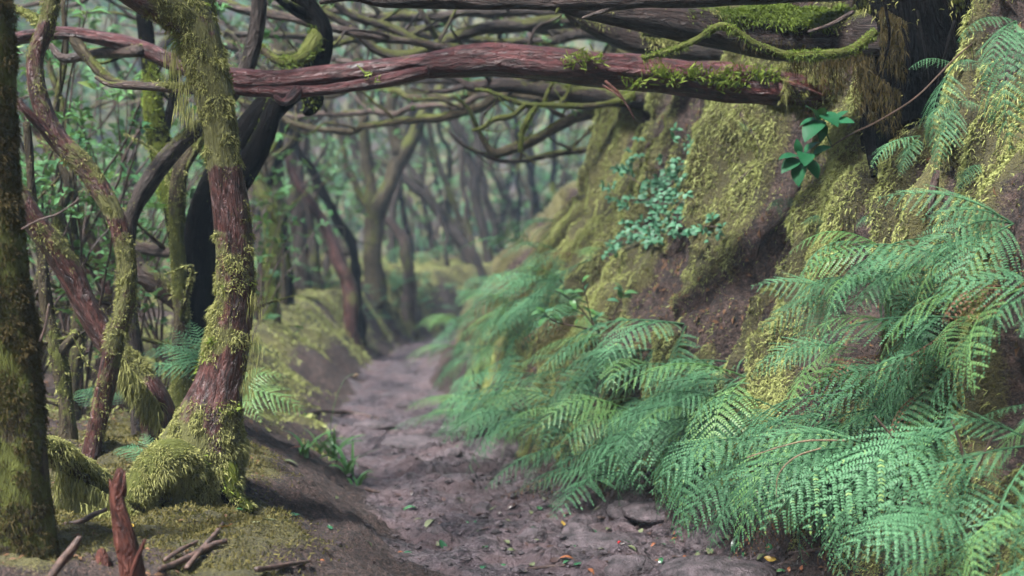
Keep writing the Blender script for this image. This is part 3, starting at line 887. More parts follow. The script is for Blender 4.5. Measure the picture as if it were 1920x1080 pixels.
# roots that creep down the face of the bank
for i, tr_ in enumerate([[(1690, 260), (1700, 330), (1660, 420), (1640, 500)], [(1500, 300), (1480, 380), (1440, 450), (1420, 520)], [(1790, 330), (1780, 420), (1750, 480)], [(1330, 230), (1310, 300), (1320, 380)], [(1560, 350), (1530, 440), (1540, 520)], [(1250, 230), (1240, 320), (1225, 400)], [(1420, 210), (1425, 290), (1400, 360)]]):
    w_ = []
    for x, y in tr_:
        h = hit(x, y); q_, n_ = surf(h[0], h[1])
        w_.append(q_[0] + n_[0] * 0.012)
    limb(tr, 'root', None, 'brown', (5000, 0.03, 0.005, 1.0), 7, 0.1, 0.3, 60 + i, mb, (w_, np.linspace(0.022, 0.008, len(w_))), wander=0.04)
# hanging moss curtains round the root hollow
mbr = MB()
for (xa, ya, xb, yb, lp, dd, k) in ((1540, 95, 1640, 100, 75, 7.3, 900), (1600, 110, 1690, 170, 90, 7.05, 700), (1480, 90, 1570, 100, 40, 7.4, 700), (1650, 10, 1700, 40, 110, 6.95, 900), (1380, 60, 1600, 95, 25, 7.55, 1200)):
    f = rng.random(k)
    rt = np.array([P(xa + (xb - xa) * q, ya + (yb - ya) * q + rng.random() ** 1.5 * lp, dd + rng.normal() * 0.05) for q in f])
    blades(rt, np.array([[0, -0.1, -1.0]]) + rng.normal(size=(k, 3)) * 0.5, 0.045 * (0.4 + rng.random(k)), 0.004, 0.6, rng.random(k) * 0.8, mbr)
moss_part(tr, mb)
moss_part(tr, mbr, 'moss_brown')
moss_part(tr, mbb, 'moss_bright')

# ------------------------------------------------------------------ leaves and crowns
def leaf_cards(c, d, up, L, wid, tint, mb, fold=0.25, curl=0.25):
    """small leaves with a folded midrib: base, two sides, middle, tip (four triangles each)"""
    n = len(c)
    d = norm(d)
    x = norm(np.cross(d, up))
    z = np.cross(x, d)
    L = np.broadcast_to(L, n)[:, None]
    w = np.broadcast_to(wid, n)[:, None]
    mid = c + d * L * 0.5 + z * L * curl * 0.18
    v = np.stack([c, mid + x * w * 0.5 + z * w * fold, mid, mid - x * w * 0.5 + z * w * fold, c + d * L - z * L * curl * 0.3], 1)
    k = np.arange(n)[:, None] * 5
    tri = np.concatenate([k + [0, 1, 2], k + [0, 2, 3], k + [1, 4, 2], k + [2, 4, 3]])
    mb.add(v.reshape(-1, 3), [tri], tint=np.repeat(tint, 5))

def whorls(centres, axes, mb, per=7, L=0.09, wid=0.034, droop=0.2):
    """rosettes of leaves at shoot ends"""
    n = len(centres)
    a = np.repeat(norm(axes), per, 0)
    c = np.repeat(centres, per, 0)
    k = n * per
    r = rng.normal(size=(k, 3))
    r = norm(r - a * (r * a).sum(1, keepdims=True))
    d = r * 1.0 + a * (0.15 + 0.5 * rng.random((k, 1))) + np.array([[0, 0, -1.0]]) * droop * rng.random((k, 1))
    tint = np.clip(np.repeat(rng.random(n), per) * 0.6 + 0.4 * rng.random(k), 0, 1)
    leaf_cards(c + r * 0.01 - a * (rng.random((k, 1)) * 0.05), d, a + rng.normal(size=(k, 3)) * 0.15, L * (0.6 + 0.6 * rng.random(k)), wid * (0.7 + 0.5 * rng.random(k)), tint, mb)

def shading_crown(tree, tops, n, seed):
    """the leafy crown of a front tree, unseen, added to shade the foreground: rising boughs and sprays of leaves"""
    r = random.Random(seed)
    b = MB()
    ends = []
    for top, aim in tops:
        top, aim = np.array(top, float), np.array(aim, float)
        q = [top, top + (aim - top) * 0.35 + [r.uniform(-.3, .3), 0, 0.3], top + (aim - top) * 0.7 + [0, r.uniform(-.3, .3), 0.3], aim]
        t = limb(tree, 'branch', None, 'mossy', None, 8, 0.2, 0.3, seed, None, (q, [0.07, 0.055, 0.04, 0.015]), wander=0.08)
        ends += list(t.c[t.n // 2:])
    ends = np.array(ends)
    c = ends[rng.integers(0, len(ends), n)] + rng.normal(size=(n, 3)) * [1.15, 1.15, 0.5]
    c[:, 2] = np.maximum(c[:, 2], 4.6)
    whorls(c, rng.normal(size=(n, 3)) * 0.5 + [0, 0, 1], b, 8, 0.12, 0.048, 0.4)
    obj('crown', b.mesh('crown', False), M['leaf'], tree)  # out of view; added to keep sky and sun off the foreground
OB = bpy.data.objects
shading_crown(OB['leaning_tree'], [(P(250, -330, 7.1), (-3.2, 7.0, 6.2)), (P(400, -150, 7.1), (-0.6, 8.2, 6.6)), (P(150, -110, 6.6), (-3.0, 4.6, 6.0))], 420, 1)
shading_crown(OB['mossy_tree'], [(P(-40, -260, 5.35), (-2.6, 2.6, 6.3)), (P(-40, -260, 5.35), (-0.6, 3.6, 6.8))], 300, 2)
shading_crown(OB['bank_tree'], [(P(1700, -260, 7.35), (1.2, 6.6, 7.0)), (P(1700, -260, 7.35), (3.2, 5.4, 7.2)), (P(1700, -260, 7.35), (2.6, 9.2, 7.4))], 420, 3)
shading_crown(OB['black_tree'], [(P(520, -160, 9.2), (-1.2, 10.2, 6.8)), (P(520, -160, 9.2), (0.3, 8.8, 6.9))], 260, 4)

def px_tree(name, label, traces, mat, base=0.2, top=0.4, seed=0, seg=9, group=None, strands=None, mossmat='moss', twigs=0):
    """tree whose trunk and branches follow lines (px, py, distance, width px)"""
    p0 = P(*traces[0][0][:3])
    e = thing(name, label, 'tree' if 'branch' not in name else 'branch', ground(p0[0], p0[1]) if 'branch' not in name else p0, group)
    mb = MB()
    tubes = []
    twigs = twigs or (7 if 'branch' in name else 5)
    for i, tc in enumerate(traces):
        tubes.append(limb(e, 'trunk' if i == 0 and 'branch' not in name else 'branch', tc, mat, strands, seg, base, top, seed * 3 + i, mb, scale=2.5, amp=0.25, wander=0.0015 * tc[0][2], step=max(0.03, 0.0045 * tc[0][2])))
    if twigs:
        r = random.Random(seed)
        for q in range(twigs):
            tt = tubes[r.randrange(len(tubes))]
            j = int(tt.n * r.uniform(0.15, 0.95))
            c = tt.c[min(j, tt.n - 2)]
            v = norm(np.array([r.uniform(-1, 1), r.uniform(-0.5, 0.5), r.uniform(-0.5, 1.0)]))
            L = min(tt.r.mean() * r.uniform(8, 20), 0.75)
            k1, k2 = [np.array([r.uniform(-.2, .2), 0, r.uniform(-.2, .2)]) * L for _ in range(2)]
            r0 = min(tt.r[j] * 0.5, 0.02)
            limb(tt.obj, 'twig', None, mat, strands, 5, base, top, seed * 3 + 40 + q, mb, ([c, c + v * L * 0.35 + k1 * 0.5, c + v * L * 0.7 + k1, c + v * L + k2], [r0, r0 * 0.75, r0 * 0.5, r0 * 0.2]), scale=2.5, step=0.07)
    moss_part(e, mb, mossmat)
    return e

def dd(pts, d):
    return [(x, y, d, w) for x, y, w in pts]

px_tree('forked_tree', 'mossy trunk forking into a wide V in the mist beyond the path', [
    dd([(703, 530, 42), (700, 490, 37), (703, 440, 35), (706, 400, 35), (722, 362, 30), (742, 320, 29), (758, 280, 29), (785, 235, 24), (815, 185, 21), (850, 120, 18), (880, 30, 14), (900, -60, 11)], 25),
    dd([(706, 405, 27), (692, 350, 22), (688, 290, 21), (683, 230, 20), (675, 170, 19), (668, 90, 16), (660, -20, 13)], 25),
    dd([(700, 398, 21), (668, 350, 14), (648, 300, 12), (635, 260, 10), (615, 190, 8), (600, 120, 6)], 25),
    dd([(752, 290, 27), (738, 240, 22), (736, 190, 22), (745, 140, 20), (752, 60, 16), (770, -40, 13)], 25),
    dd([(780, 240, 11), (800, 180, 10), (790, 130, 7)], 24.8), dd([(682, 230, 10), (700, 180, 8), (705, 120, 6)], 24.9)], 'mossy', 0.25, 0.3, 41)
px_tree('leaning_tree', 'dark slim trunk leaning far left, third row back past the fork', [
    dd([(885, 500, 26), (862, 450, 23), (835, 410, 21), (800, 372, 20), (765, 340, 18), (735, 318, 16), (690, 285, 12), (640, 230, 10)], 29.5),
    dd([(815, 390, 14), (770, 320, 12), (745, 270, 10), (700, 200, 8)], 29.5)], 'grey', 0.1, 0.3, 52)
px_tree('bowed_tree', 'dark bowed trunk with a thick crooked top in the misty centre', [
    dd([(918, 500, 20), (908, 430, 19), (897, 380, 19), (885, 320, 18), (868, 270, 19), (848, 225, 19), (826, 190, 16), (790, 120, 12), (770, 30, 9)], 30),
    dd([(893, 350, 11), (900, 280, 9), (905, 210, 8), (930, 120, 6)], 30)], 'grey', 0.0, 0.3, 41)
px_tree('slim_tree', 'slim upright trunk just right of the bowed dark one, in mist', [
    dd([(943, 498, 18), (930, 430, 16), (915, 380, 15), (902, 330, 14), (890, 250, 12), (880, 160, 10)], 31)], 'grey', 0.0, 0.3, 54)
px_tree('slim_tree', 'thin pale trunk slanting left between the fork and the bowed tree', [
    dd([(900, 495, 14), (872, 430, 13), (846, 370, 13), (825, 310, 12), (805, 250, 11), (790, 170, 10)], 31)], 'mossy', 0.2, 0.3, 55)
px_tree('crooked_sapling', 'short crooked brown sapling at the foot of the forked tree', [
    dd([(766, 520, 26), (765, 485, 24), (760, 455, 21), (742, 432, 18), (722, 412, 14), (705, 398, 10)], 26)], 'brown', 0.1, 0.3, 56)
px_tree('curved_tree', 'thin trunk curving like a hook in the blue haze beside the bank', [
    dd([(985, 455, 16), (1012, 425, 15), (1030, 390, 14), (1037, 350, 13), (1038, 290, 12), (1034, 220, 11), (1030, 130, 9)], 31)], 'dark', 0.1, 0.2, 57)
px_tree('slim_tree', 'straight thin trunk left of the hooked one in the haze', [
    dd([(1000, 450, 18), (1004, 390, 17), (998, 320, 15), (992, 250, 13), (985, 150, 11)], 32)], 'grey', 0.0, 0.2, 58)
px_tree('red_leaning_tree', 'leaning tree with a stripe of raw red bark above a mossy foot', [
    dd([(655, 535, 28), (638, 490, 23), (618, 445, 20), (595, 400, 18), (570, 355, 16), (548, 320, 17), (540, 285, 14), (560, 255, 12), (600, 225, 9), (620, 190, 8)], 20.5),
    dd([(545, 310, 12), (525, 260, 10), (528, 200, 9), (515, 120, 7)], 20.5)], 'red', 0.15, 0.3, 46)
px_tree('slanting_tree', 'straight dark pole-like trunk slanting left above the mossy mound', [
    dd([(665, 480, 20), (635, 420, 19), (605, 360, 18), (580, 315, 17), (560, 280, 14), (530, 220, 11)], 21.5)], 'dark', 0.0, 0.3, 60)
px_tree('upright_tree', 'upright moss-streaked trunk directly right of the front tree', [
    dd([(540, 560, 36), (528, 480, 31), (520, 390, 28), (516, 300, 25), (518, 210, 23), (522, 110, 22), (520, 0, 19), (515, -90, 16)], 20),
    dd([(518, 250, 14), (540, 190, 12), (548, 110, 10), (560, 40, 8)], 20)], 'mossy', 0.3, 0.2, 48)
px_tree('upright_tree', 'grey-brown double trunk behind the upright moss-streaked one', [
    dd([(572, 555, 34), (564, 470, 31), (556, 400, 28), (552, 330, 25), (540, 250, 22), (535, 140, 19), (530, 20, 16)], 22),
    dd([(600, 545, 20), (588, 470, 19), (575, 400, 17), (560, 330, 16), (570, 260, 12), (590, 180, 10)], 22)], 'grey', 0.2, 0.2, 48)
px_tree('mossy_tree', 'short knobbly trunk wrapped in pale green moss beside the front trunk', [
    dd([(500, 590, 36), (508, 520, 32), (514, 460, 32), (505, 400, 34), (490, 350, 26), (478, 300, 18), (470, 230, 14)], 17)], 'mossy', 0.7, 0.2, 63, strands=(4000, 0.03, 0.006, 0.5), mossmat='moss_bright')
px_tree('mossy_tree', 'green moss-padded trunk rising behind the bent stem', [
    dd([(352, 640, 40), (345, 560, 36), (338, 480, 36), (325, 400, 40), (310, 320, 42), (296, 250, 42), (285, 190, 38), (280, 120, 30), (270, 20, 26), (262, -80, 22)], 9.8),
    dd([(300, 260, 22), (320, 200, 18), (325, 130, 15), (345, 50, 12)], 9.8)], 'dark', 0.25, 0.25, 64, 12, strands=(9000, 0.03, 0.006, 0.4), mossmat='moss_bright')
px_tree('mossy_tree', 'ochre-green mossy trunk between the black tree and the padded trunk', [
    dd([(342, 680, 36), (342, 580, 32), (340, 500, 30), (334, 440, 28), (334, 380, 32), (345, 320, 28), (365, 285, 24), (378, 250, 20), (390, 190, 16)], 9.0)], 'mossy', 0.6, 0.1, 65, 12, strands=(9000, 0.028, 0.005, 0.5))
px_tree('fallen_limb', 'mossy limb lying slantwise behind the bent stem', [
    dd([(230, 500, 34), (262, 510, 36), (300, 535, 36), (340, 570, 34), (375, 610, 32)], 9.6),
    dd([(250, 460, 26), (290, 470, 24), (330, 475, 20)], 9.9)], 'brown', 0.2, 0.5, 66, 12, strands=(7000, 0.03, 0.005, 0.4))
px_tree('reddish_sapling', 'reddish slanting sapling glimpsed beyond the twisting stem', [
    dd([(215, 640, 22), (205, 560, 22), (190, 500, 22), (170, 440, 22), (148, 390, 20), (120, 330, 18), (85, 270, 16), (40, 200, 13), (0, 150, 10)], 10.5)], 'red', 0.2, 0.3, 67, strands=(3000, 0.03, 0.006, 0.4))
px_tree('crooked_tree', 'crooked dark stem with a bright moss elbow behind the slanting stem', [
    dd([(140, 700, 24), (150, 620, 26), (148, 540, 24), (128, 480, 22), (112, 430, 20), (122, 380, 18), (128, 340, 16), (110, 290, 14), (105, 200, 12), (120, 100, 10), (118, 0, 8)], 9.4),
    dd([(60, 560, 18), (75, 520, 18), (95, 470, 16), (108, 440, 14)], 9.3)], 'mossy', 0.35, 0.3, 68, strands=(5000, 0.03, 0.006, 0.4))
px_tree('slender_tree', 'slender mossy stem standing between the left trunk and the twisting one', [
    dd([(130, 860, 34), (125, 780, 30), (118, 700, 28), (105, 640, 28), (92, 590, 24), (80, 520, 20), (72, 440, 18), (60, 340, 16), (50, 230, 14)], 7.8),
    dd([(112, 660, 20), (130, 640, 18), (145, 620, 14)], 7.8)], 'mossy', 0.4, 0.3, 69, strands=(7000, 0.03, 0.005, 0.5))
px_tree('slender_tree', 'thin leafy-topped stem crossing behind the red trunk at upper left', [
    dd([(138, 420, 14), (136, 330, 14), (132, 260, 14), (118, 190, 13), (100, 140, 11), (92, 80, 9), (110, 10, 8)], 10.2)], 'mossy', 0.3, 0.3, 70)
# many slim stems leaning left, layer behind layer
r = random.Random(4242)
SLIM = ['slim stem leaning left in the misty middle distance', 'thin dark stem among the layered leaning trunks']
for i in range(30):
    far_ = i >= 10
    d = r.uniform(27, 38) if far_ else r.uniform(17, 24)
    x0 = r.uniform(560, 1080) if far_ else r.uniform(470, 640)
    ln_ = r.uniform(-260, -40) if r.random() < 0.75 else r.uniform(20, 120)
    y0 = 500 if far_ else 545
    w0 = r.uniform(8, 17)
    q = P(x0, y0, d)
    if height(np.array([q[0]]), np.array([q[1]]))[0] < 0.62: x0 -= 90
    tc = [(x0, y0 + 30, w0 * 1.2)]
    for k in range(1, 7):
        u = k / 6
        tc.append((x0 + ln_ * u ** 1.25 + r.uniform(-12, 12), y0 - 470 * u + r.uniform(-10, 10), w0 * (1 - 0.55 * u)))
    fk = [(tc[3][0], tc[3][1], w0 * 0.6), (tc[3][0] + r.uniform(-50, 60), tc[3][1] - 70, w0 * 0.5), (tc[3][0] + r.uniform(-110, 120), tc[3][1] - 170, w0 * 0.35), (tc[3][0] + r.uniform(-150, 160), tc[3][1] - 280, w0 * 0.2)]
    px_tree('slim_tree', SLIM[0] if far_ else SLIM[1], [dd(tc, d), dd(fk, d)], r.choice(['grey', 'grey', 'mossy', 'dark', 'brown']), 0.1, 0.3, 500 + i, 6, 'layered leaning stems, far' if far_ else 'layered leaning stems, middle', twigs=3)
# limbs that reach out from the bank over the far part of the path
px_tree('overhanging_branch', 'mossy limb dipping low from the bank in front of the blue haze', [
    dd([(1240, 190, 30), (1180, 195, 26), (1110, 210, 22), (1065, 222, 22), (1030, 240, 20), (1000, 262, 20), (960, 275, 19), (925, 284, 16), (910, 268, 10), (895, 235, 9), (880, 205, 8), (850, 180, 7)], 12.6),
    dd([(1000, 262, 9), (980, 280, 7), (975, 300, 5)], 12.6), dd([(1065, 222, 10), (1030, 205, 9), (1010, 180, 7), (1000, 150, 5)], 12.6)], 'mossy', 0.35, 0.4, 71)
px_tree('overhanging_branch', 'thin long branch sagging from bank to bowed trunk through the haze', [
    dd([(1210, 262, 16), (1150, 270, 15), (1090, 280, 13), (1030, 292, 11), (985, 303, 10), (945, 305, 9), (905, 292, 8), (870, 272, 7), (845, 250, 6)], 13.4)], 'grey', 0.2, 0.4, 72)
px_tree('overhanging_branch', 'bright moss-coated bough with upturned twigs under the red beam', [
    dd([(1190, 180, 18), (1130, 196, 12), (1070, 200, 11), (1020, 198, 11), (985, 195, 11), (950, 185, 9), (915, 170, 7), (890, 168, 5)], 11.2),
    dd([(985, 195, 10), (960, 218, 10), (925, 226, 9), (905, 240, 7), (885, 245, 5)], 11.2), dd([(1005, 200, 10), (990, 225, 10), (978, 250, 9), (975, 285, 6)], 11.2),
    dd([(1045, 200, 9), (1065, 175, 8), (1072, 150, 6)], 11.2), dd([(1020, 198, 8), (1030, 165, 7), (1050, 140, 5)], 11.2)], 'mossy', 0.75, 0.3, 73, strands=(5000, 0.02, 0.006, 0.4), mossmat='moss_bright')
px_tree('overhanging_branch', 'dark heavy bough directly behind and below the red beam', [
    dd([(1260, 190, 40), (1170, 184, 36), (1080, 178, 32), (1000, 168, 28), (940, 160, 26), (880, 162, 18), (850, 150, 10), (810, 140, 8)], 11.8),
    dd([(960, 164, 24), (990, 148, 20), (1030, 140, 18)], 11.8), dd([(870, 160, 12), (840, 172, 9), (800, 172, 7), (770, 165, 5)], 11.8)], 'dusky', 0.15, 0.4, 74)
px_tree('overhanging_branch', 'pale green-topped bough snaking above the red beam', [
    dd([(1230, 60, 34), (1130, 45, 32), (1040, 40, 28), (960, 48, 26), (900, 55, 24), (850, 72, 22), (800, 92, 20), (760, 102, 20), (715, 96, 18), (690, 78, 17), (660, 50, 15), (620, 30, 13), (560, 10, 10)], 12.2),
    dd([(800, 88, 18), (750, 62, 18), (700, 40, 16), (650, 22, 14), (600, -10, 12)], 12.2), dd([(820, 75, 12), (800, 40, 12), (780, 0, 10), (770, -40, 8)], 12.3)], 'grey', 0.3, 0.5, 75)
px_tree('overhanging_branch', 'short broken bough stub beside the bank in the haze', [
    dd([(1215, 230, 14), (1160, 238, 12), (1112, 240, 11), (1104, 241, 8)], 12.8)], 'mossy', 0.5, 0.4, 76)

# tangle of thin boughs above the path
def tangle(i):
    r = random.Random(900 + i)
    y0 = r.uniform(10.5, 13.4)
    x0 = 2.1 + r.uniform(-0.2, 0.5)
    z0 = r.uniform(2.5, 3.9)
    n = 8
    x1 = r.uniform(-5.5, -2.5)
    yb = r.uniform(-0.5, 6.0)
    pts, rad = [], []
    ph = r.uniform(0, 6)
    for k in range(n):
        u = k / (n - 1)
        pts.append(np.array([x0 + (x1 - x0) * u, y0 + yb * u + 0.5 * math.sin(ph + 4 * u), z0 + (0.06 * yb + r.uniform(0, 0.6)) * u + 0.13 * math.sin(ph * 2 + 4 * u) + r.uniform(-0.14, 0.14)]))
        rad.append(0.055 * (1 - 0.75 * u) * r.uniform(0.8, 1.2))
    e = thing('overhanging_branch', 'crooked bough in the tangle of thin branches over the path', 'branch', pts[0], 'tangled boughs over the path')
    mat = ['grey', 'brown', 'mossy', 'brown', 'grey'][i % 5]
    mbt = MB(); tips = []
    t = limb(e, 'branch', None, mat, (1600, 0.035, 0.007, 0.8), 8, 0.15, 0.5, 200 + i, mbt, (pts, rad), scale=2.5, amp=0.35, wander=0.04, step=0.05)
    for q in range(10):
        j = int(t.n * (0.08 + 0.085 * q + r.uniform(0, 0.08)))
        c = t.c[min(j, t.n - 2)]
        v = np.array([r.uniform(-1, 0.4), r.uniform(-0.6, 0.6), r.uniform(-0.35, 0.8)])
        L = r.uniform(0.5, 1.3)
        tp = [c, c + v * L * 0.35 + [0, 0, 0.05], c + v * L * 0.7 + [r.uniform(-.1, .1), 0, r.uniform(-.15, .15)], c + v * L + [r.uniform(-.2, .2), 0, r.uniform(-.2, .2)]]
        limb(t.obj, 'twig', None, mat, None, 6, 0.15, 0.5, 300 + i * 7 + q, None, (tp, [0.016, 0.012, 0.009, 0.003]), step=0.06, wander=0.05, scale=2.5)
        tips += [tp[-1], tp[-2]]
    moss_part(e, mbt)
    b = MB()
    tips = np.array(tips)
    whorls(tips + rng.normal(size=tips.shape) * 0.05, rng.normal(size=tips.shape) * 0.5 + [0, 0, 1], b, 6, 0.075, 0.03, 0.4)
    obj('foliage', b.mesh('foliage', False), M['leaf'], e)
for i in range(13): tangle(i)

# ------------------------------------------------------------------ wood behind: tree kinds copied with their parts
def tree_kind(seed, h, lean, nb, mat, crown=True):
    r = random.Random(seed)
    a0 = r.uniform(0, 6.28)
    parts = []
    pts, rad = [], []
    n = 7
    r0 = r.uniform(0.07, 0.12)
    fork = r.uniform(0.35, 0.6)
    p = np.array([0, 0, -0.3])
    d = np.array([math.cos(a0) * lean, math.sin(a0) * lean, 1.0])
    for k in range(n):
        pts.append(p.copy())
        rad.append(r0 * (1.25 if k == 0 else 1.0 - 0.085 * k))
        d = d + np.array([r.uniform(-.35, .35), r.uniform(-.35, .35), 0])
        p = p + norm(d) * h * 0.125
    tk = Tube(pts, rad, 9, amp=0.2, seed=seed, wander=0.05)
    parts.append(('trunk', tk))
    tips = []
    def grow(c, d, L, rr, depth):
        q = [c]
        rs = [rr]
        for k in range(4):
            d = norm(d + np.array([r.uniform(-.5, .5), r.uniform(-.5, .5), r.uniform(-.1, .3)]))
            q.append(q[-1] + d * L / 4)
            rs.append(rr * (1 - 0.2 * (k + 1)))
        t = Tube(q, rs, 7 if depth == 0 else 5, amp=0.18, seed=seed + depth, wander=0.04)
        parts.append(('branch', t))
        tips.append(q[-1]); tips.append(q[-2])
        if depth < 1:
            for _ in range(3):
                k = r.randint(1, 3)
                grow(q[k], norm(d + np.array([r.uniform(-1, 1), r.uniform(-1, 1), r.uniform(-.3, .5)])), L * 0.6, rs[k] * 0.6, depth + 1)
    for bI in range(nb):
        j = int(tk.n * r.uniform(fork, 0.98)) - 1
        a = r.uniform(0, 6.28)
        grow(tk.c[j], norm(np.array([math.cos(a), math.sin(a), 0.75])), h * r.uniform(0.3, 0.5), tk.r[j] * 0.72, 0)
    out = []
    for nm, t in parts:
        b = MB()
        ms = np.zeros(len(t.v)); kk = t.n * t.seg
        ms[:kk] = moss_mask(t.v[:kk], t.nr, 0.15, 0.35, 2.2, seed)
        t.add(b, ms)
        out.append((nm, b.mesh(nm), M[mat]))
    if crown:
        b = MB()
        tips = np.array(tips)
        k = 80
        c = tips[rng.integers(0, len(tips), k)] + rng.normal(size=(k, 3)) * [0.45, 0.45, 0.3]
        whorls(c, rng.normal(size=(k, 3)) * 0.6 + [0, 0, 1], b, 8, 0.10, 0.042, 0.4)
        out.append(('crown', b.mesh('crown', False), M['leaf']))
    for nm, me, mt in out:
        me.materials.append(mt)
    return out

def place(kind, name, label, cat, loc, rz, sc, group=None):
    e = thing(name, label, cat, loc, group)
    e.rotation_euler = (0, 0, rz)
    e.scale = (sc, sc, sc)
    for nm, me, _ in kind:
        o = bpy.data.objects.new(nm, me)
        COL.objects.link(o)
        o.parent = e
    return e

KT = [tree_kind(1000 + i, [5.2, 6.0, 4.6, 5.6, 6.4, 5.0][i], [0.35, 0.55, 0.2, 0.45, 0.15, 0.7][i], [3, 3, 4, 3, 3, 4][i], ['grey', 'mossy', 'brown', 'mossy', 'grey', 'red'][i]) for i in range(6)]
r = random.Random(77)
spots = []
tries = 0
while len(spots) < 62 and tries < 6000:
    tries += 1
    y = r.uniform(10.5, 62)
    x = r.uniform(-0.40 * y - 2.5, 0.22 * y)
    s_, yn_, hw_ = prof(np.array([x]), np.array([y]))
    if s_[0] > -(hw_[0] + 1.0) and y < 30: continue
    if y < 14 and x > -2.9: continue
    if y < 21 and s_[0] > -(hw_[0] + 2.6): continue
    px = 960 + x / y * FPX
    if y < 27 and 640 < px < 1100: continue
    if any(math.hypot(x - a, y - b) < (0.9 if y < 18 else 1.6) for a, b in spots): continue
    spots.append((x, y))
for x, y in spots:
    if y < 17:
        nm, lb, gp = 'slender_tree', 'slender crooked tree in the thicket on the left bank', 'trees of the near thicket'
    elif y < 30:
        nm, lb, gp = 'slender_tree', 'crooked tree standing in the misty wood past the bend', 'trees in the mist'
    else:
        nm, lb, gp = 'far_tree', 'dim far tree almost lost in the mist', 'far trees in the mist'
    place(KT[r.randrange(6)], nm, lb, 'tree', ground(x, y), r.uniform(0, 6.28), r.uniform(0.8, 1.25), gp)

# ---- leafy laurel shrubs under the trees
def shrub_kind(seed, n, h, L):
    r = random.Random(seed)
    out = []
    tips, ax = [], []
    for k in range(n):
        a = r.uniform(0, 6.28)
        sp = r.uniform(0.1, 0.55) * h
        q = [np.array([0, 0, -0.05]), np.array([math.cos(a) * sp * 0.3, math.sin(a) * sp * 0.3, h * 0.35]), np.array([math.cos(a) * sp * 0.7, math.sin(a) * sp * 0.7, h * 0.65]), np.array([math.cos(a) * sp, math.sin(a) * sp, h * r.uniform(0.75, 1.0)])]
        b = MB()
        t = Tube(q, [0.012, 0.010, 0.007, 0.004], 5, step=0.06, wander=0.03, seed=seed + k)
        t.add(b)
        me = b.mesh('stem'); me.materials.append(M['brown'])
        out.append(('stem', me, None))
        for _ in range(5):
            c = t.c[r.randint(t.n // 3, t.n - 1)]
            tips.append(c + np.array([r.gauss(0, .13), r.gauss(0, .13), r.gauss(0.05, .1)]) * (0.6 + 0.5 * h)); ax.append([r.gauss(0, .4), r.gauss(0, .4), 1])
        tips.append(q[-1]); ax.append([math.cos(a) * 0.4, math.sin(a) * 0.4, 1])
    b = MB()
    whorls(np.array(tips), np.array(ax), b, 7, L, L * 0.38, 0.35)
    me = b.mesh('foliage', False); me.materials.append(M['leaf'])
    out.append(('foliage', me, None))
    return out
KS = [shrub_kind(2000 + i, [7, 9, 6, 10][i], [1.1, 1.6, 0.7, 2.0][i], [0.11, 0.12, 0.10, 0.12][i]) for i in range(4)]
r = random.Random(91)
done = []
tries = 0
while len(done) < 64 and tries < 6000:
    tries += 1
    y = r.uniform(9.5, 36)
    x = r.uniform(-0.40 * y - 1.0, 0.18 * y)
    s_, yn_, hw_ = prof(np.array([x]), np.array([y]))
    if s_[0] > -(hw_[0] + (1.3 if y < 20 else 0.8)) and y < 30: continue
    if y < 13 and x > -3.1: continue
    if y < 20 and s_[0] > -(hw_[0] + 1.9): continue
    if any(math.hypot(x - a, y - b) < 0.7 for a, b in done): continue
    done.append((x, y))
    near = y < 17
    place(KS[r.randrange(4)], 'laurel_shrub', 'glossy-leaved shrub among the stems on the left' if near else 'leafy shrub dimmed by mist under the far trees', 'shrub', ground(x, y), r.uniform(0, 6.28), r.uniform(0.7, 1.2),
          'laurel shrubs in the left thicket' if near else 'shrubs in the mist')

KL = [shrub_kind(2100 + i, 8, [2.3, 2.9, 2.6][i], 0.12) for i in range(3)]
NEAR = ['laurel bush behind the twisting tree', 'laurel bush behind the slanting tree', 'laurel bush left of the bent tree', 'laurel bush beyond the left edge trunk', 'leafy laurel behind the padded trunk', 'tall laurel at the back of the left thicket', 'small laurel low behind the black tree']
for i, (px, y, sc, kd) in enumerate([(150, 9.6, 0.95, 0), (60, 10.5, 1.1, 1), (250, 10.6, 0.9, 2), (10, 9.2, 0.8, 0), (320, 12.0, 1.0, 1), (200, 13.0, 1.2, 2), (440, 12.6, 0.7, 0), (100, 12.5, 1.2, 1), (290, 9.9, 0.55, 0), (400, 14.5, 0.9, 2), (-60, 11.5, 1.2, 2), (170, 11.3, 0.6, 1), (480, 16.5, 0.9, 0), (600, 22, 0.9, 1), (640, 26, 1.0, 2), (740, 30, 1.1, 0), (800, 33, 1.3, 1), (990, 33, 1.1, 2), (1060, 30, 1.0, 0), (860, 36, 1.4, 2)]):
    q = P(px, 500, y)
    lb = NEAR[i] if i < 7 else ('tall laurel bush in the left thicket' if y < 20 else 'tall leafy bush dimmed by the mist')
    place(KL[kd], 'laurel_bush', lb, 'shrub', ground(q[0], q[1]), i * 1.3, sc, None if i < 7 else ('laurel bushes in the left thicket' if y < 20 else 'bushes in the mist'))

# ---- foliage of the hillside that closes the view
b = MB()
k = 2800
yy = rng.uniform(58, 98, k)
xx = rng.uniform(-0.55, 0.5, k) * yy
zz = height(xx, yy)
whorls(np.stack([xx, yy, zz + rng.random(k) ** 1.5 * 5.0], 1), rng.normal(size=(k, 3)) * 0.7 + [0, -0.4, 1], b, 7, 0.7, 0.36, 0.3)
tag(obj('hillside_foliage', b.mesh('hillside_foliage', False), M['leaf']), 'dense leafy undergrowth covering the far hillside', 'foliage', kind='stuff')

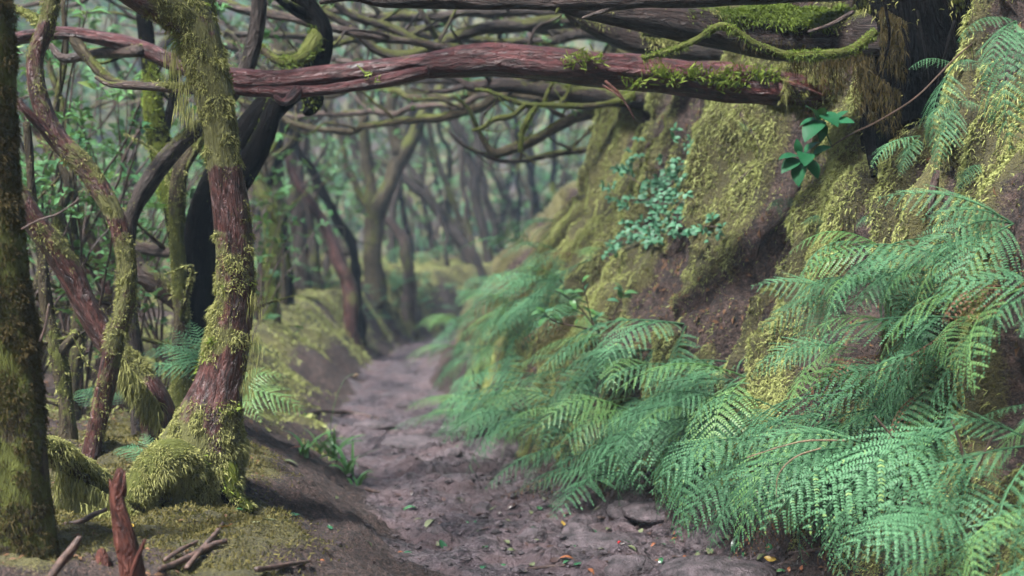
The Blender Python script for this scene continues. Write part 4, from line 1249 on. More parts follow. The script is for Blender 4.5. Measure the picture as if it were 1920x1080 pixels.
# ------------------------------------------------------------------ ferns
def frond_mesh(seed, arch, side, npin=14, width=0.36, droop=0.32, stipe=0.14, pin=19, mat='fern', fine=True, flat=1.0):
    """twice-divided frond of unit length from the origin along +Y, upper face +Z"""
    r = np.random.default_rng(seed)
    b = MB()
    def axis(t):
        t = np.asarray(t, float)
        return np.stack([side * t * t, t * (1 - 0.12 * t * t * arch * 2), arch * (np.sin(np.pi * np.minimum(t, 1) * 0.85) - 0.45 * t ** 2.2)], -1)
    ts = np.linspace(0, 1, 13)
    c = axis(ts)
    rad = np.interp(ts, [0, 0.2, 1], [0.0075, 0.0055, 0.0012])
    tb = Tube(c, rad, 4, step=0.09, amp=0, ridge=0, cap=False)
    b.add(tb.v, [tb.quads], tint=np.full(len(tb.v), 0.15))
    vs, tris, tints = [], [], []
    nv = 0
    tt = stipe + (1 - stipe) * (1 - (1 - np.linspace(0, 0.985, npin)) ** 0.92)
    for k, t in enumerate(tt):
        u = (t - stipe) / (1 - stipe)
        base = axis(t)
        T = norm(axis(t + 0.01) - axis(t - 0.01))
        X = norm(np.cross(T, [0, 0, 1.0]))
        Z = np.cross(X, T)
        pl = width * min(1, 0.62 + u / 0.28 * 0.38) * (1 - u) ** 0.78 + 0.012
        for sg in (-1, 1):
            if r.random() < 0.03: continue
            L = pl * r.uniform(0.88, 1.08)
            ang = math.radians(r.uniform(56, 66) - 16 * u)
            d0 = X * sg * math.sin(ang) + T * math.cos(ang)
            dr = droop * r.uniform(0.6, 1.3) * flat
            npn = max(3, int(pin * L / width) + 1)
            uu = (np.arange(npn) + 0.6) / (npn + 0.4)
            pc = base + d0 * (uu * L)[:, None] + T * (0.14 * L * uu ** 2)[:, None] - Z * (dr * L * uu ** 1.7)[:, None]
            pT = norm(np.gradient(np.vstack([base, pc]), axis=0)[1:])
            pS = norm(np.cross(pT, Z))
            pZ = np.cross(pS, pT)
            plen = 0.072 * L * (1 - uu) ** 0.6 * np.minimum(1, 0.8 + uu) + 0.005
            step = L / npn
            tn = np.clip(0.35 + 0.28 * r.normal() + 0.16 * r.normal(size=npn), 0, 1)
            plen = plen * r.uniform(0.82, 1.12, npn) * (r.random(npn) > 0.015)
            for s2 in (-1, 1):
                dd_ = norm(pS * s2 + pT * (0.40 + 0.08 * r.normal(size=(npn, 1))) - pZ * (0.18 + 0.08 * r.normal(size=(npn, 1))))
                w = step * 0.64
                tip = pc + dd_ * plen[:, None]
                m1 = pc + dd_ * (plen * 0.78)[:, None] + pT * (w * 0.50) + pZ * (0.04 * plen)[:, None]
                m2 = pc + dd_ * (plen * 0.66)[:, None] - pT * (w * 0.52)
                b0 = pc + pT * (w * 0.5)
                b1 = pc - pT * (w * 0.5)
                v = np.stack([b1, m2, tip, m1, b0], 1)
                q = np.arange(npn)[:, None] * 5 + nv
                vs.append(v.reshape(-1, 3)); tints.append(np.repeat(tn, 5))
                tris.append(np.concatenate([q + [0, 1, 4], q + [1, 3, 4], q + [1, 2, 3]]))
                nv += npn * 5
            # pinna tip
            e = pc[-1] + pT[-1] * step * 1.6
            v = np.stack([pc[-1] - pS[-1] * 0.004, pc[-1] + pS[-1] * 0.004, e])
            vs.append(v); tints.append(np.full(3, tn[-1])); tris.append(np.array([[0, 1, 2]]) + nv); nv += 3
    b.add(np.vstack(vs), [np.concatenate(tris)], tint=np.concatenate(tints))
    me = b.mesh('frond', False)
    me.materials.append(M[mat])
    return me

FR = [frond_mesh(10 + i, *a) for i, a in enumerate([(0.10, 0.05), (0.16, -0.07), (0.22, 0.10), (0.06, -0.04), (0.28, 0.0), (0.14, 0.12), (0.20, -0.12), (0.10, 0.0)])]
FR += [frond_mesh(30 + i, 0.16, sd, 14, 0.33, 0.62, 0.14, 26) for i, sd in enumerate((0.06, -0.08, 0.0))]        # pinnae hanging like curtains
FRY = [frond_mesh(40, 0.15, 0.06, mat='fern_yellow'), frond_mesh(41, 0.22, -0.06, mat='fern_yellow')]
FRD = [frond_mesh(42, -0.05, 0.1, 14, 0.16, 1.6, 0.2, 7, 'fern_dead'), frond_mesh(43, 0.1, -0.15, 14, 0.14, 1.8, 0.2, 7, 'fern_dead')]
FRS = [frond_mesh(44, 0.12, 0.05, 15, 0.24, 0.4, 0.2, 7), frond_mesh(45, 0.2, -0.06, 15, 0.26, 0.5, 0.2, 7)]

def frond(parent, base, tip, me, up=(0, 0, 1), roll=0.0, stretch=1.0):
    base, tip = np.asarray(base, float), np.asarray(tip, float)
    y = tip - base
    L = np.linalg.norm(y)
    y = y / L
    z = np.asarray(up, float)
    z = z - y * np.dot(z, y)
    z = z / np.linalg.norm(z)
    x = np.cross(y, z)
    if roll:
        c, s = math.cos(roll), math.sin(roll)
        x, z = x * c + z * s, z * c - x * s
    o = bpy.data.objects.new('frond', me)
    COL.objects.link(o)
    o.parent = parent
    pl = np.array(parent.location)
    w = L * stretch
    o.matrix_local = Matrix(((x[0] * w, y[0] * L, z[0] * w, base[0] - pl[0]), (x[1] * w, y[1] * L, z[1] * w, base[1] - pl[1]), (x[2] * w, y[2] * L, z[2] * w, base[2] - pl[2]), (0, 0, 0, 1)))
    return o

fr = random.Random(321)
def bank_fern(p, nf, Lm, label, group, pool=None, hang=0.0):
    n = gnormal(p[0], p[1], 0.2)[0]
    p = surf(p[0], p[1])[0][0] + n * 0.02
    e = thing('fern', label, 'fern', p, group)
    out = np.array([n[0], n[1], 0.0])
    st = np.linalg.norm(out)
    az0 = math.atan2(-0.35, -1.0) if st < 0.25 else math.atan2(n[1] - 0.25, n[0])
    for k in range(nf):
        az = az0 + (k - (nf - 1) / 2) / max(nf, 2) * 2.3 + fr.uniform(-0.3, 0.3)
        steep = min(1.0, st * 1.25)
        pitch = math.radians(fr.uniform(-18, 28)) * (1 - steep) + math.radians(fr.uniform(-62, 2)) * steep - hang
        L = Lm * fr.uniform(0.72, 1.18)
        d = np.array([math.cos(az) * math.cos(pitch), math.sin(az) * math.cos(pitch), math.sin(pitch)])
        q = fr.random()
        me = fr.choice(pool) if pool else (fr.choice(FRY) if q < 0.17 else fr.choice(FRD) if q < 0.23 else fr.choice(FR))
        b0 = p + d * 0.02
        tip = b0 + d * L
        g = height(np.array([tip[0]]), np.array([tip[1]]))[0]
        if tip[2] < g + 0.03:
            tip[2] = g + 0.03 + fr.random() * 0.08
        frond(e, b0, tip, me, up=np.array([0, 0, 1.0]) + out * 0.9, roll=fr.uniform(-0.35, 0.35))
    return e

def poly_points(poly, n, seed, mind=18):
    """pixels spread over a polygon of the photograph"""
    r = random.Random(seed)
    xs, ys = [q[0] for q in poly], [q[1] for q in poly]
    out, t = [], 0
    while len(out) < n and t < 40000:
        t += 1
        x, y = r.uniform(min(xs), max(xs)), r.uniform(min(ys), max(ys))
        ins, j = False, len(poly) - 1
        for i in range(len(poly)):
            if (poly[i][1] > y) != (poly[j][1] > y) and x < (poly[j][0] - poly[i][0]) * (y - poly[i][1]) / (poly[j][1] - poly[i][1]) + poly[i][0]: ins = not ins
            j = i
        if ins and all((x - a) ** 2 + (y - b_) ** 2 > mind * mind for a, b_ in out): out.append((x, y))
    return out

ORD = ['first', 'second', 'third', 'fourth', 'fifth', 'sixth', 'seventh', 'eighth', 'ninth', 'tenth', 'eleventh', 'twelfth', 'thirteenth', 'fourteenth']
ZONES = [
    # polygon in the photograph, number, frond length, label, group, min spacing
    ([(1000, 520), (1100, 400), (1180, 440), (1160, 540), (1060, 600), (1010, 640), (940, 760), (880, 800), (850, 720), (860, 640), (930, 540)], 32, 0.70, 'soft fern at the far end of the bank', 'ferns at the far end of the bank', 24),
    ([(1010, 640), (1160, 600), (1290, 620), (1380, 640), (1430, 720), (1330, 860), (1230, 900), (1100, 880), (1010, 800), (930, 790), (960, 720)], 28, 0.78, 'blue-green fern in the middle bank', 'ferns in the middle of the bank', 34),
    ([(1430, 720), (1560, 640), (1700, 600), (1800, 640), (1840, 760), (1700, 880), (1560, 930), (1430, 900), (1340, 880)], 17, 0.72, 'crisp fern low on the near bank', 'ferns low on the near bank', 44),
    ([(1720, 470), (1920, 380), (1980, 500), (1980, 700), (1840, 700), (1790, 600), (1690, 520)], 10, 0.62, 'fern arching at the right edge', 'ferns along the right edge', 46),
    ([(1740, 800), (1990, 700), (1990, 1060), (1850, 1060), (1760, 960)], 9, 0.56, 'near fern in the lower right corner', 'ferns in the lower right corner', 46),
]
for zi, (poly, n, L, lab, grp, md) in enumerate(ZONES):
    pp = [(x, y, hit(x, y)) for (x, y) in poly_points(poly, n, 50 + zi, md)]
    pp = sorted([q for q in pp if q[2] is not None and q[2][1] < 30], key=lambda q: q[1])
    nr = 4 if len(pp) > 30 else 3
    for ri in range(nr):
        row = sorted(pp[len(pp) * ri // nr:len(pp) * (ri + 1) // nr])
        for k, (x, y, h) in enumerate(row):
            where = '%s row, %s from the left' % ((('top', 'upper', 'lower', 'bottom') if nr == 4 else ('top', 'middle', 'bottom'))[ri], ORD[k])
            bank_fern(h, fr.choice([3, 4, 5]), L * fr.uniform(0.8, 1.15), lab + ', ' + where, grp)

for k, (x, y) in enumerate([(1.95, 4.7), (1.75, 4.2), (2.1, 5.1), (1.95, 3.9), (2.15, 4.4), (1.7, 3.5)]):
    bank_fern((x, y), 4, 0.55, 'fern on the bank just past the right edge, %s from the corner' % ORD[k], 'ferns past the right edge')

# single ferns that the photograph shows clearly: root pixel, then the tip pixel of each frond, distance offsets
def px_fern(label, root, tips, dist, pool=None, up=(-0.5, -0.35, 0.8), group=None, name='fern'):
    p = P(root[0], root[1], dist)
    e = thing(name, label, 'fern', p, group)
    for q in tips:
        me = fr.choice(pool or FR)
        frond(e, p, P(q[0], q[1], dist + (q[2] if len(q) > 2 else 0)), me, up=up, roll=fr.uniform(-0.2, 0.2))
    return e
px_fern('fern frond spray hanging against the dark root hollow', (1790, 120), [(1745, 320, -.15), (1700, 130, -.1), (1830, 130, -.2)], 6.4, FR[8:11])
px_fern('fern with fronds hanging straight down at the top right corner', (1905, 40), [(1895, 290, -.3), (1800, 75, -.2), (1860, 150, -.3), (1960, 220, -.2)], 5.6, FR[8:11])
px_fern('small fern below the root hollow, its comb-like frond pointing left', (1725, 255), [(1625, 315, -.1), (1690, 330, -.12)], 6.6, FR[:3])
px_fern('fern hanging with a straight frond right of the glossy sprig', (1800, 190), [(1760, 330, -.1), (1730, 240, -.1), (1840, 210, -.1), (1735, 190, -.05)], 6.3, FR[8:11])
px_fern('fern with a frond like a comb over yellow moss', (1590, 560), [(1405, 545, -.15), (1420, 620, -.2), (1480, 690, -.2)], 6.9, FR[8:11], up=(-0.1, -0.6, 0.8))
px_fern('broad fern spreading over the middle right of the bank', (1900, 420), [(1690, 480, -.3), (1760, 590, -.4), (1640, 380, -.1), (1730, 420, -.2)], 5.7, FR[8:11], up=(-0.1, -0.7, 0.7))
px_fern('large fern arching low over the path edge at lower right', (1640, 840), [(1330, 960, -.35), (1380, 850, -.2), (1420, 1000, -.45)], 5.9, FR[8:11], up=(0.0, -0.5, 0.9))
px_fern('big fern whose fronds droop to the mud at lower right', (1800, 800), [(1500, 1000, -.5), (1600, 1000, -.6)], 5.6, FR[8:11], up=(0.0, -0.5, 0.9))
px_fern('low fern creeping along the bottom edge at right', (1800, 960), [(1590, 1060, -.3), (1650, 1075, -.4), (1700, 920, -.1)], 5.1, FR[:6], up=(0.0, -0.5, 0.9))
px_fern('pale yellow-green fern frond reaching out over the path', (1180, 770), [(985, 805, -.3), (1060, 850, -.3)], 8.6, FRY + FR[:2], up=(0, -0.4, 0.9))
px_fern('spreading fern behind the front tree, fronds fanning left', (395, 690), [(262, 660, .1), (285, 710, 0), (320, 610, .2), (300, 640, .1), (350, 600, .2), (520, 660, .2), (250, 690, -.1)], 7.7, FR[:8], up=(0, -0.35, 0.95))
px_fern('light green fern frond reaching right past the mossy boot', (415, 735), [(585, 772, -.1), (540, 700, 0), (500, 790, -.2)], 7.4, FR[:2] + FRY[:1], up=(0, -0.5, 0.9))
px_fern('small bluish fern at the right of the mossy boot', (425, 850), [(485, 822, 0), (470, 850, 0)], 6.9, FRS, up=(0, -0.6, 0.8))
px_fern('shadowed fern between the twisting stem and the boot', (290, 870), [(200, 850, .1), (215, 890, 0), (260, 810, .1), (330, 830, .1)], 7.2, FR[:6], up=(0, -0.4, 0.9))
px_fern('fern low behind the left trunk', (200, 770), [(130, 740, .2), (270, 720, .2), (150, 800, 0)], 8.0, FR[:6], up=(0, -0.4, 0.9))
for i, (lb, rt, tp) in enumerate([('fern tuft hanging on the moss under the glossy sprig', (1560, 400), [(1500, 420, -.1), (1530, 450, -.1), (1590, 440, -.1)]),
        ('little fern on the upper bank below the beam end', (1470, 370), [(1440, 395, -.1), (1460, 410, -.1), (1500, 395, -.1)]),
        ('pale fern tuft on moss left of the near ferns', (1660, 400), [(1600, 430, -.1), (1640, 470, -.1), (1690, 450, -.1), (1720, 380, -.1)]),
        ('half-withered fern hanging over the dark hollow', (1690, 480), [(1600, 530, -.1), (1620, 580, -.1), (1660, 560, -.1)]),
        ('narrow fern above the right-edge ferns', (1850, 300), [(1790, 360, -.1), (1830, 390, -.1), (1880, 360, -.1)])]):
    h = hit(*rt)
    px_fern(lb, rt, tp, h[1] - 0.15, FR[:4] + FRS, up=(-.5, -0.5, 0.7))
px_fern('small fern on the bank right of the beam', (1405, 250), [(1385, 228, 0), (1440, 230, 0)], 8.9, FRS, up=(-.5, -0.4, 0.8))
# ferns and low plants on the far bank
for i, (x, y) in enumerate(poly_points([(640, 565), (700, 530), (880, 520), (930, 530), (880, 590), (760, 610), (680, 600)], 22, 71, 22)):
    h = hit(x, y)
    if h is None: continue
    e = thing('fern', 'small fern clump on the mossy bank across the bend', 'fern', h, 'ferns on the bank across the bend')
    for k in range(4):
        a = fr.uniform(0, 6.28)
        L = fr.uniform(0.3, 0.5)
        frond(e, h, h + np.array([math.cos(a) * L, math.sin(a) * L - 0.1, fr.uniform(-0.1, 0.2)]), fr.choice(FRS))
for i, (x, y, d, L) in enumerate([(735, 500, 26, 1.0), (720, 490, 27, 0.9), (790, 480, 29, 0.9), (840, 470, 33, 1.1), (1060, 420, 24, 0.7), (960, 470, 31, 0.9), (610, 520, 22, 0.6)]):
    p = ground(*P(x, y, d)[:2])
    e = thing('fern', 'large pale fern dimmed by mist under the far trees', 'fern', p, 'ferns in the mist')
    for k in range(7):
        a = k * 0.9 + fr.uniform(-.3, .3)
        frond(e, p, p + np.array([math.cos(a) * L, math.sin(a) * L, fr.uniform(0.1, 0.5)]), fr.choice(FRS))

# ------------------------------------------------------------------ moss on the bank, the left mound and the far ledges
def carpet(name, label, n, xr, yr, maskf, length, width, mat, droop, out=0.0, lift=0.0, wall=False):
    y = rng.uniform(*yr, n)
    if wall:
        zt = rng.uniform(0.05, 4.2, n)
        zb = np.interp(y, [5, 6.5, 8, 10, 13, 16], [0.6, 0.9, 1.25, 1.5, 1.85, 2.1]); s1 = np.interp(y, [6, 13, 16], [1.7, 1.5, 1.15]); s2 = np.interp(y, [12.4, 16], [4.2, 1.15])
        x = np.interp(y, PATH[:, 1], PATH[:, 0]) + np.interp(y, [4, 6.7, 9, 13, 17], [0.85, 0.78, 0.60, 0.52, 0.42]) * 1.05 + 0.12 + np.where(zt < zb, zt / s1, zb / s1 + (zt - zb) / s2) * 1.05
    else:
        x = rng.uniform(*xr, n)
    s_, yn_, hw_ = prof(x, y)
    p = np.stack([x, y, height(x, y)], 1)
    pr = maskf(p, s_ - hw_, -s_ - hw_)
    ok = rng.random(n) < pr
    p, pr = p[ok], pr[ok]
    nn = gnormal(p[:, 0], p[:, 1], 0.08)
    s_, hw_ = s_[ok], hw_[ok]
    lr_ = s_ - hw_
    bm_ = bank_moss(p) * sstep(0.15, 0.5, lr_)
    bl = bank_bulge(p, lr_, bm_)
    p = p + nn * (bl + lift)[:, None]
    k = len(p)
    cl = np.clip(0.5 + 0.7 * fbm(p * [9, 9, 4] + 3, 2), 0, 1)
    L = length * (0.4 + 0.8 * rng.random(k)) * (0.3 + 1.2 * cl)
    p = p + nn * (length * 0.8 * (cl - 0.3))[:, None]
    d = nn * (0.55 + out) + rng.normal(size=(k, 3)) * 0.5
    tint = np.clip(0.1 + 0.55 * cl + 0.25 * rng.normal(size=k), 0, 1)
    b = blades(p, d, L, width * (0.6 + 0.8 * rng.random(k)), droop * (0.4 + rng.random(k)), tint)
    return tag(obj(name, b.mesh(name, False), M[mat]), label, 'moss', kind='stuff')

def mk_bank(p, lr_, ll_):
    px = 960 + p[:, 0] / p[:, 1] * FPX
    vis = (px < 2350) * (lr_ > 0.1) * (p[:, 2] < 1.5 + 500 / FPX * p[:, 1])
    return np.where(vis, bank_moss(p) ** 1.5 + 0.03, 0)
carpet('bank_moss', 'yellow-green moss hanging in cushions on the steep right bank', 640000, None, (4.2, 14.5), mk_bank, 0.032, 0.0046, 'moss_bank', 1.2, 0.1, 0.0, True)
def mk_left(p, lr_, ll_):
    px = 960 + p[:, 0] / p[:, 1] * FPX
    return left_moss(p) * sstep(0.0, 0.5, ll_ - np.interp(p[:, 1], [8, 10], [0.4, 0.05]) + 0.25 * vn(p * [2.2, 2.2, 1] + 8)) * (px > -60) * 0.95
carpet('ground_moss', 'olive moss carpeting the mound in front of the leaning tree', 170000, (-3.0, 0.2), (5.2, 9.2), mk_left, 0.024, 0.0045, 'moss_ground', 0.15)
carpet('bank_edge_moss', 'pale moss on the ledges of the left bank farther along the path', 200000, (-5.0, 2.0), (9.2, 31), mk_left, 0.05, 0.013, 'moss_bank', 0.8)

# ------------------------------------------------------------------ leaves as separate objects
def one_leaf(L, w, curl, cup, mat, seed=0, pts=6, serr=0.0):
    """oval pointed leaf along +Y with a raised edge and bent blade"""
    r = np.random.default_rng(seed)
    t = np.linspace(0, 1, pts + 1)
    prof_w = np.sin(np.pi * np.clip(t, 0, 1) ** 0.85) ** 0.8 * w * 0.5
    z = curl * L * np.sin(np.pi * t) * 0.5 - curl * L * t * t * 0.5
    tw = r.uniform(-0.3, 0.3)
    v, f = [], []
    for i, q in enumerate(t):
        c = np.array([0, q * L, z[i]])
        hw = prof_w[i] * (1 + serr * r.uniform(-1, 1))
        e = cup * hw
        v += [c + [-hw, 0, e + tw * hw * q], c, c + [hw, 0, e - tw * hw * q]]
    for i in range(pts):
        a = i * 3
        f += [(a, a + 1, a + 4, a + 3), (a + 1, a + 2, a + 5, a + 4)]
    v.append(np.array([0, -0.22 * L, -0.02 * L]))
    f_t = [(len(v) - 1, 0 + 1, 2), (len(v) - 1, 0, 1)]
    v = np.array(v)
    v[0] += [-0.012 * L, 0, 0]; v[2] += [0.012 * L, 0, 0]
    me = mesh_np('leaf', v, [np.array(f), np.array(f_t)], {'tint': np.full(len(v), r.random())})
    if mat: me.materials.append(M[mat])
    return me

def leaf_obj(name, me, base, tip, up, parent=None, w=1.0):
    base, tip = np.asarray(base, float), np.asarray(tip, float)
    y = tip - base
    L = np.linalg.norm(y); y = y / L
    z = np.asarray(up, float); z = z - y * np.dot(z, y); z /= np.linalg.norm(z)
    x = np.cross(y, z)
    o = bpy.data.objects.new(name, me)
    COL.objects.link(o)
    off = np.zeros(3)
    if parent is not None:
        o.parent = parent
        off = np.array(parent.location)
    s = L * w
    mt = Matrix(((x[0] * s, y[0] * L, z[0] * s, base[0] - off[0]), (x[1] * s, y[1] * L, z[1] * s, base[1] - off[1]), (x[2] * s, y[2] * L, z[2] * s, base[2] - off[2]), (0, 0, 0, 1)))
    if parent is not None: o.matrix_local = mt
    else: o.matrix_world = mt
    return o

def tube_part(parent, name, pts, rad, mat, seg=6, **kw):
    t = Tube(pts, rad, seg, **kw)
    b = MB(); t.add(b)
    return obj(name, b.mesh(name), M[mat], parent)

# ---- glossy sprig in front of the bank
D = 5.6
e = thing('glossy_sprig', 'dark green glossy-leaved sprig hanging in front of the mossy bank', 'sprig', P(1830, 75, 6.6))
tube_part(e, 'stem', [P(1850, 60, 6.9), P(1790, 110, 6.4), P(1720, 180, 6.1), P(1650, 225, 5.8), P(1595, 252, D), P(1550, 280, D)], [0.0042, 0.004, 0.0038, 0.0034, 0.003, 0.002], 'stem', step=0.03)
tube_part(e, 'stem', [P(1560, 275, D), P(1545, 240, D), P(1532, 225, D)], [0.004, 0.0035, 0.003], 'stem_green', step=0.02)
tube_part(e, 'stem', [P(1550, 280, D), P(1525, 292, D), P(1503, 298, D)], [0.004, 0.0035, 0.003], 'stem_green', step=0.02)
GL = [one_leaf(1, 0.62, 0.18, 0.22, 'leaf_gloss', 5 + i, 8) for i in range(4)]
for i, (bx, by, tx, ty, w, dz) in enumerate([(1533, 225, 1512, 196, 1, -.05), (1535, 225, 1546, 200, .9, -.06), (1533, 222, 1499, 234, .7, -.02), (1538, 214, 1572, 234, 1.1, -.08), (1556, 236, 1602, 226, 1.1, -.04), (1566, 226, 1590, 206, .9, 0),
      (1543, 226, 1508, 262, 1.1, -.06), (1545, 230, 1538, 266, .8, -.03), (1501, 290, 1493, 260, .8, -.02), (1500, 294, 1460, 296, .75, -.05), (1508, 286, 1510, 308, 1.0, -.1), (1508, 288, 1534, 264, 1.0, 0),
      (1524, 292, 1558, 273, 1.0, -.02), (1500, 299, 1465, 322, 1.0, -.04), (1504, 303, 1496, 348, .95, -.05), (1511, 299, 1535, 334, 1.0, -.04)]):
    leaf_obj('leaf', GL[i % 4], P(bx, by, D), P(tx, ty, D + dz), (-0.1 + 0.3 * math.sin(i * 2.1), -0.45, 0.8), e, w)

# ---- bramble of small bluish leaves on the bank
D = 9.2
h0 = hit(1390, 450)
D = h0[1] - 0.12
e = thing('bramble', 'bramble with small bluish-green leaflets sprawling over the mossy bank', 'bramble', h0)
r = random.Random(17)
TL = [one_leaf(1, 0.66, 0.15, 0.2, 'leaf_teal', 25 + i, 4, 0.15) for i in range(4)]
for st in ([(1400, 440), (1330, 430), (1290, 415), (1255, 380), (1230, 345), (1205, 330)], [(1330, 430), (1290, 460), (1240, 470), (1200, 460), (1165, 480)], [(1290, 415), (1290, 370), (1310, 330), (1345, 300), (1380, 275)],
           [(1255, 380), (1215, 390), (1185, 370)], [(1380, 445), (1360, 460), (1345, 455)], [(1290, 370), (1260, 330), (1245, 310)], [(1240, 470), (1215, 500), (1180, 510)], [(1300, 400), (1340, 390), (1365, 375)]):
    w = []
    for x, y in st:
        h = hit(x, y)
        q_, n_ = surf(h[0], h[1])
        w.append(q_[0] + n_[0] * 0.10)
    t = Tube(w, np.linspace(0.006, 0.0025, len(w)), 5, step=0.04)
    b = MB(); t.add(b); obj('stem', b.mesh('stem'), M['stem'], e)
    for k in range(max(4, int(t.t[-1] / 0.05))):
        c = t.c[r.randrange(t.n)] + np.array([r.gauss(0, .05), r.gauss(-0.04, .04), r.gauss(0.01, .05)])
        a = r.uniform(0, 6.28)
        for q in range(3):
            d = np.array([math.cos(a + q * 1.3), -0.3, math.sin(a + q * 1.3) * 0.6 - 0.1])
            L = r.uniform(0.035, 0.06)
            leaf_obj('leaf', r.choice(TL), c, c + norm(d) * L, (r.gauss(-0.2, .2), -0.7, 0.7), e, 1.0)

# ---- small broad-leaved shrub in the ferns
h0 = hit(1140, 650)
D = h0[1] - 0.35
e = thing('sapling', 'dark-twigged sapling with a few broad leaves rising from the ferns', 'sapling', P(1150, 660, D))
r = random.Random(23)
SL = [one_leaf(1, 0.42, 0.25, 0.15, m_, 45 + i, 6) for i, m_ in enumerate(('leaf_teal', 'grass', 'leaf', 'leaf'))]
for st in ([(1150, 665), (1120, 620), (1090, 580), (1060, 555), (1040, 545)], [(1135, 640), (1110, 600), (1100, 560), (1092, 530)], [(1120, 620), (1070, 610), (1035, 600), (1015, 580)], [(1145, 655), (1150, 600), (1165, 560), (1170, 545)]):
    w = [P(x, y, D - 0.1 * k / 4) for k, (x, y) in enumerate(st)]
    t = Tube(w, np.linspace(0.007, 0.003, len(w)), 5, step=0.03)
    b = MB(); t.add(b); obj('stem', b.mesh('stem'), M['stem'], e)
    for k in range(8):
        c = t.c[-1 - int(r.random() ** 1.6 * t.n * 0.7)]
        a = r.uniform(0, 6.28)
        L = r.uniform(0.06, 0.11)
        leaf_obj('leaf', r.choice(SL), c, c + norm(np.array([math.cos(a), -0.3, 0.5 * math.sin(a) + 0.1])) * L, (r.gauss(0, .3), -0.5, 0.8), e)

# ---- strap-leaved plant on the edge of the path
h0 = hit(640, 870)
e = thing('woodrush', 'strap-leaved green tuft at the path edge with one tall nodding stalk', 'plant', h0)
r = random.Random(31)
def strap(c, a, L, w, bend, parent, mat='grass', twist=0.0):
    n = 9
    t = np.linspace(0, 1, n)
    el = 1.25 - bend * t
    d = np.stack([np.cos(a) * np.cos(el), np.sin(a) * np.cos(el), np.sin(el)], 1)
    p = c + np.vstack([np.zeros(3), np.cumsum(d[:-1], 0) * (L / (n - 1))])
    sd = norm(np.cross(d, [0, 0, 1.0]) + 1e-6) 
    up = np.cross(sd, d)
    sd = sd * np.cos(twist * t)[:, None] + up * np.sin(twist * t)[:, None]
    ww = (w * 0.5 * np.minimum(1, 0.55 + 1.6 * t) * (1 - t ** 2.5))[:, None]
    v = np.stack([p - sd * ww + up * ww * 0.35, p, p + sd * ww + up * ww * 0.35], 1).reshape(-1, 3)
    f = []
    for i in range(n - 1):
        q = i * 3
        f += [(q, q + 1, q + 4, q + 3), (q + 1, q + 2, q + 5, q + 4)]
    me = mesh_np('blade', v, [np.array(f)], {'tint': np.full(len(v), r.random())})
    return obj('blade', me, M[mat], parent)
for (x, y, n, Lm) in ((598, 850, 11, 0.30), (628, 862, 14, 0.36), (655, 892, 12, 0.32), (570, 855, 7, 0.27), (668, 912, 5, 0.22)):
    c = hit(x, y)
    for k in range(n):
        strap(c + np.array([r.gauss(0, .015), r.gauss(0, .015), -0.01]), r.uniform(0, 6.28), Lm * r.uniform(0.6, 1.2), r.uniform(0.020, 0.034), r.uniform(0.9, 2.5), e, twist=r.uniform(-0.8, 0.8))
c = hit(622, 862)
d0 = c[1]
st = [P(621, 850, d0), P(620, 800, d0), P(628, 755, d0), P(640, 722, d0), P(652, 706, d0), P(664, 702, d0), P(668, 708, d0)]
fs = tube_part(e, 'flower_stalk', st, [0.0035, 0.0032, 0.003, 0.0026, 0.0022, 0.0018, 0.0012], 'stem_green', 5, step=0.02)
b = MB()
k = 26
rt = np.array([P(667, 702, d0)] * k) + rng.normal(size=(k, 3)) * 0.006
blades(rt, rng.normal(size=(k, 3)) + [0.3, 0, -0.9], 0.022, 0.006, 0.4, None, b)
obj('flower_head', b.mesh('flower_head', False), M['stalk'], fs)

# ---- rotten red snag and broken wood at lower left
D = 5.0
e = thing('broken_snag', 'splintered red rotten snag standing at the lower left', 'snag', ground(*P(240, 1080, D)[:2]))
stp = limb(e, 'stump', [(258, 1180, D, 44), (250, 1100, D, 42), (240, 1040, D, 38), (226, 975, D, 32), (219, 930, D, 26), (222, 900, D, 20), (226, 880, D, 12)], 'red_wood', None, 20, -1, 0, 88, None, amp=0.2, ridge=0.16, step=0.015)
for k, (xa, ya, xb, yb, wd) in enumerate([(212, 935, 206, 898, 12), (232, 930, 234, 882, 12), (221, 920, 216, 886, 9)]):
    limb(stp.obj, 'splinter', [(xa, ya, D, wd), ((xa + xb) / 2, (ya + yb) / 2, D - .01, wd * 0.7), (xb, yb, D, 2)], 'red_wood', None, 6, -1, 0, 90 + k, None, ridge=0.15)
e = thing('broken_wood', 'dark red slab of rotten wood leaning behind the snag', 'wood', ground(*P(200, 1080, 5.15)[:2]))
limb(e, 'slab', [(178, 1130, 5.3, 44), (188, 1080, 5.3, 40), (192, 1050, 5.3, 28), (190, 1030, 5.3, 12)], 'red_wood', None, 14, -1, 0, 95, None, amp=0.25, ridge=0.2)
def twig(label, pts, d, mat='twig', group=None):
    w = []
    for (x, y, wd) in pts: w.append((x, y, d, wd))
    e = thing('twig', label, 'twig', P(*w[0][:3]), group)
    t = px_tube(w, 7, step=0.012, amp=0.2, ridge=0.15, seed=len(label) + int(pts[0][0]))
    b = MB(); t.add(b)
    obj('stick', b.mesh('stick'), M[mat], e)
    return e
def gtwig(label, pts, lift=0.012, mat='twig', group=None):
    w, rr = [], []
    for x, y, wd in pts:
        h = hit(x, y)
        w.append(h + np.array([0, 0, lift])); rr.append(0.5 * W(wd, h[1]))
    t = Tube(w, rr, 7, step=0.012, amp=0.2, ridge=0.15, seed=int(pts[0][0]))
    b = MB(); t.add(b)
    o = obj('twig', b.mesh('twig'), M[mat])
    return tag(o, label, 'twig', group)
twig('straight red twig propped beside the rotten snag', [(245, 1085, 9), (258, 1045, 9), (272, 1012, 6)], 4.95, 'red_wood')
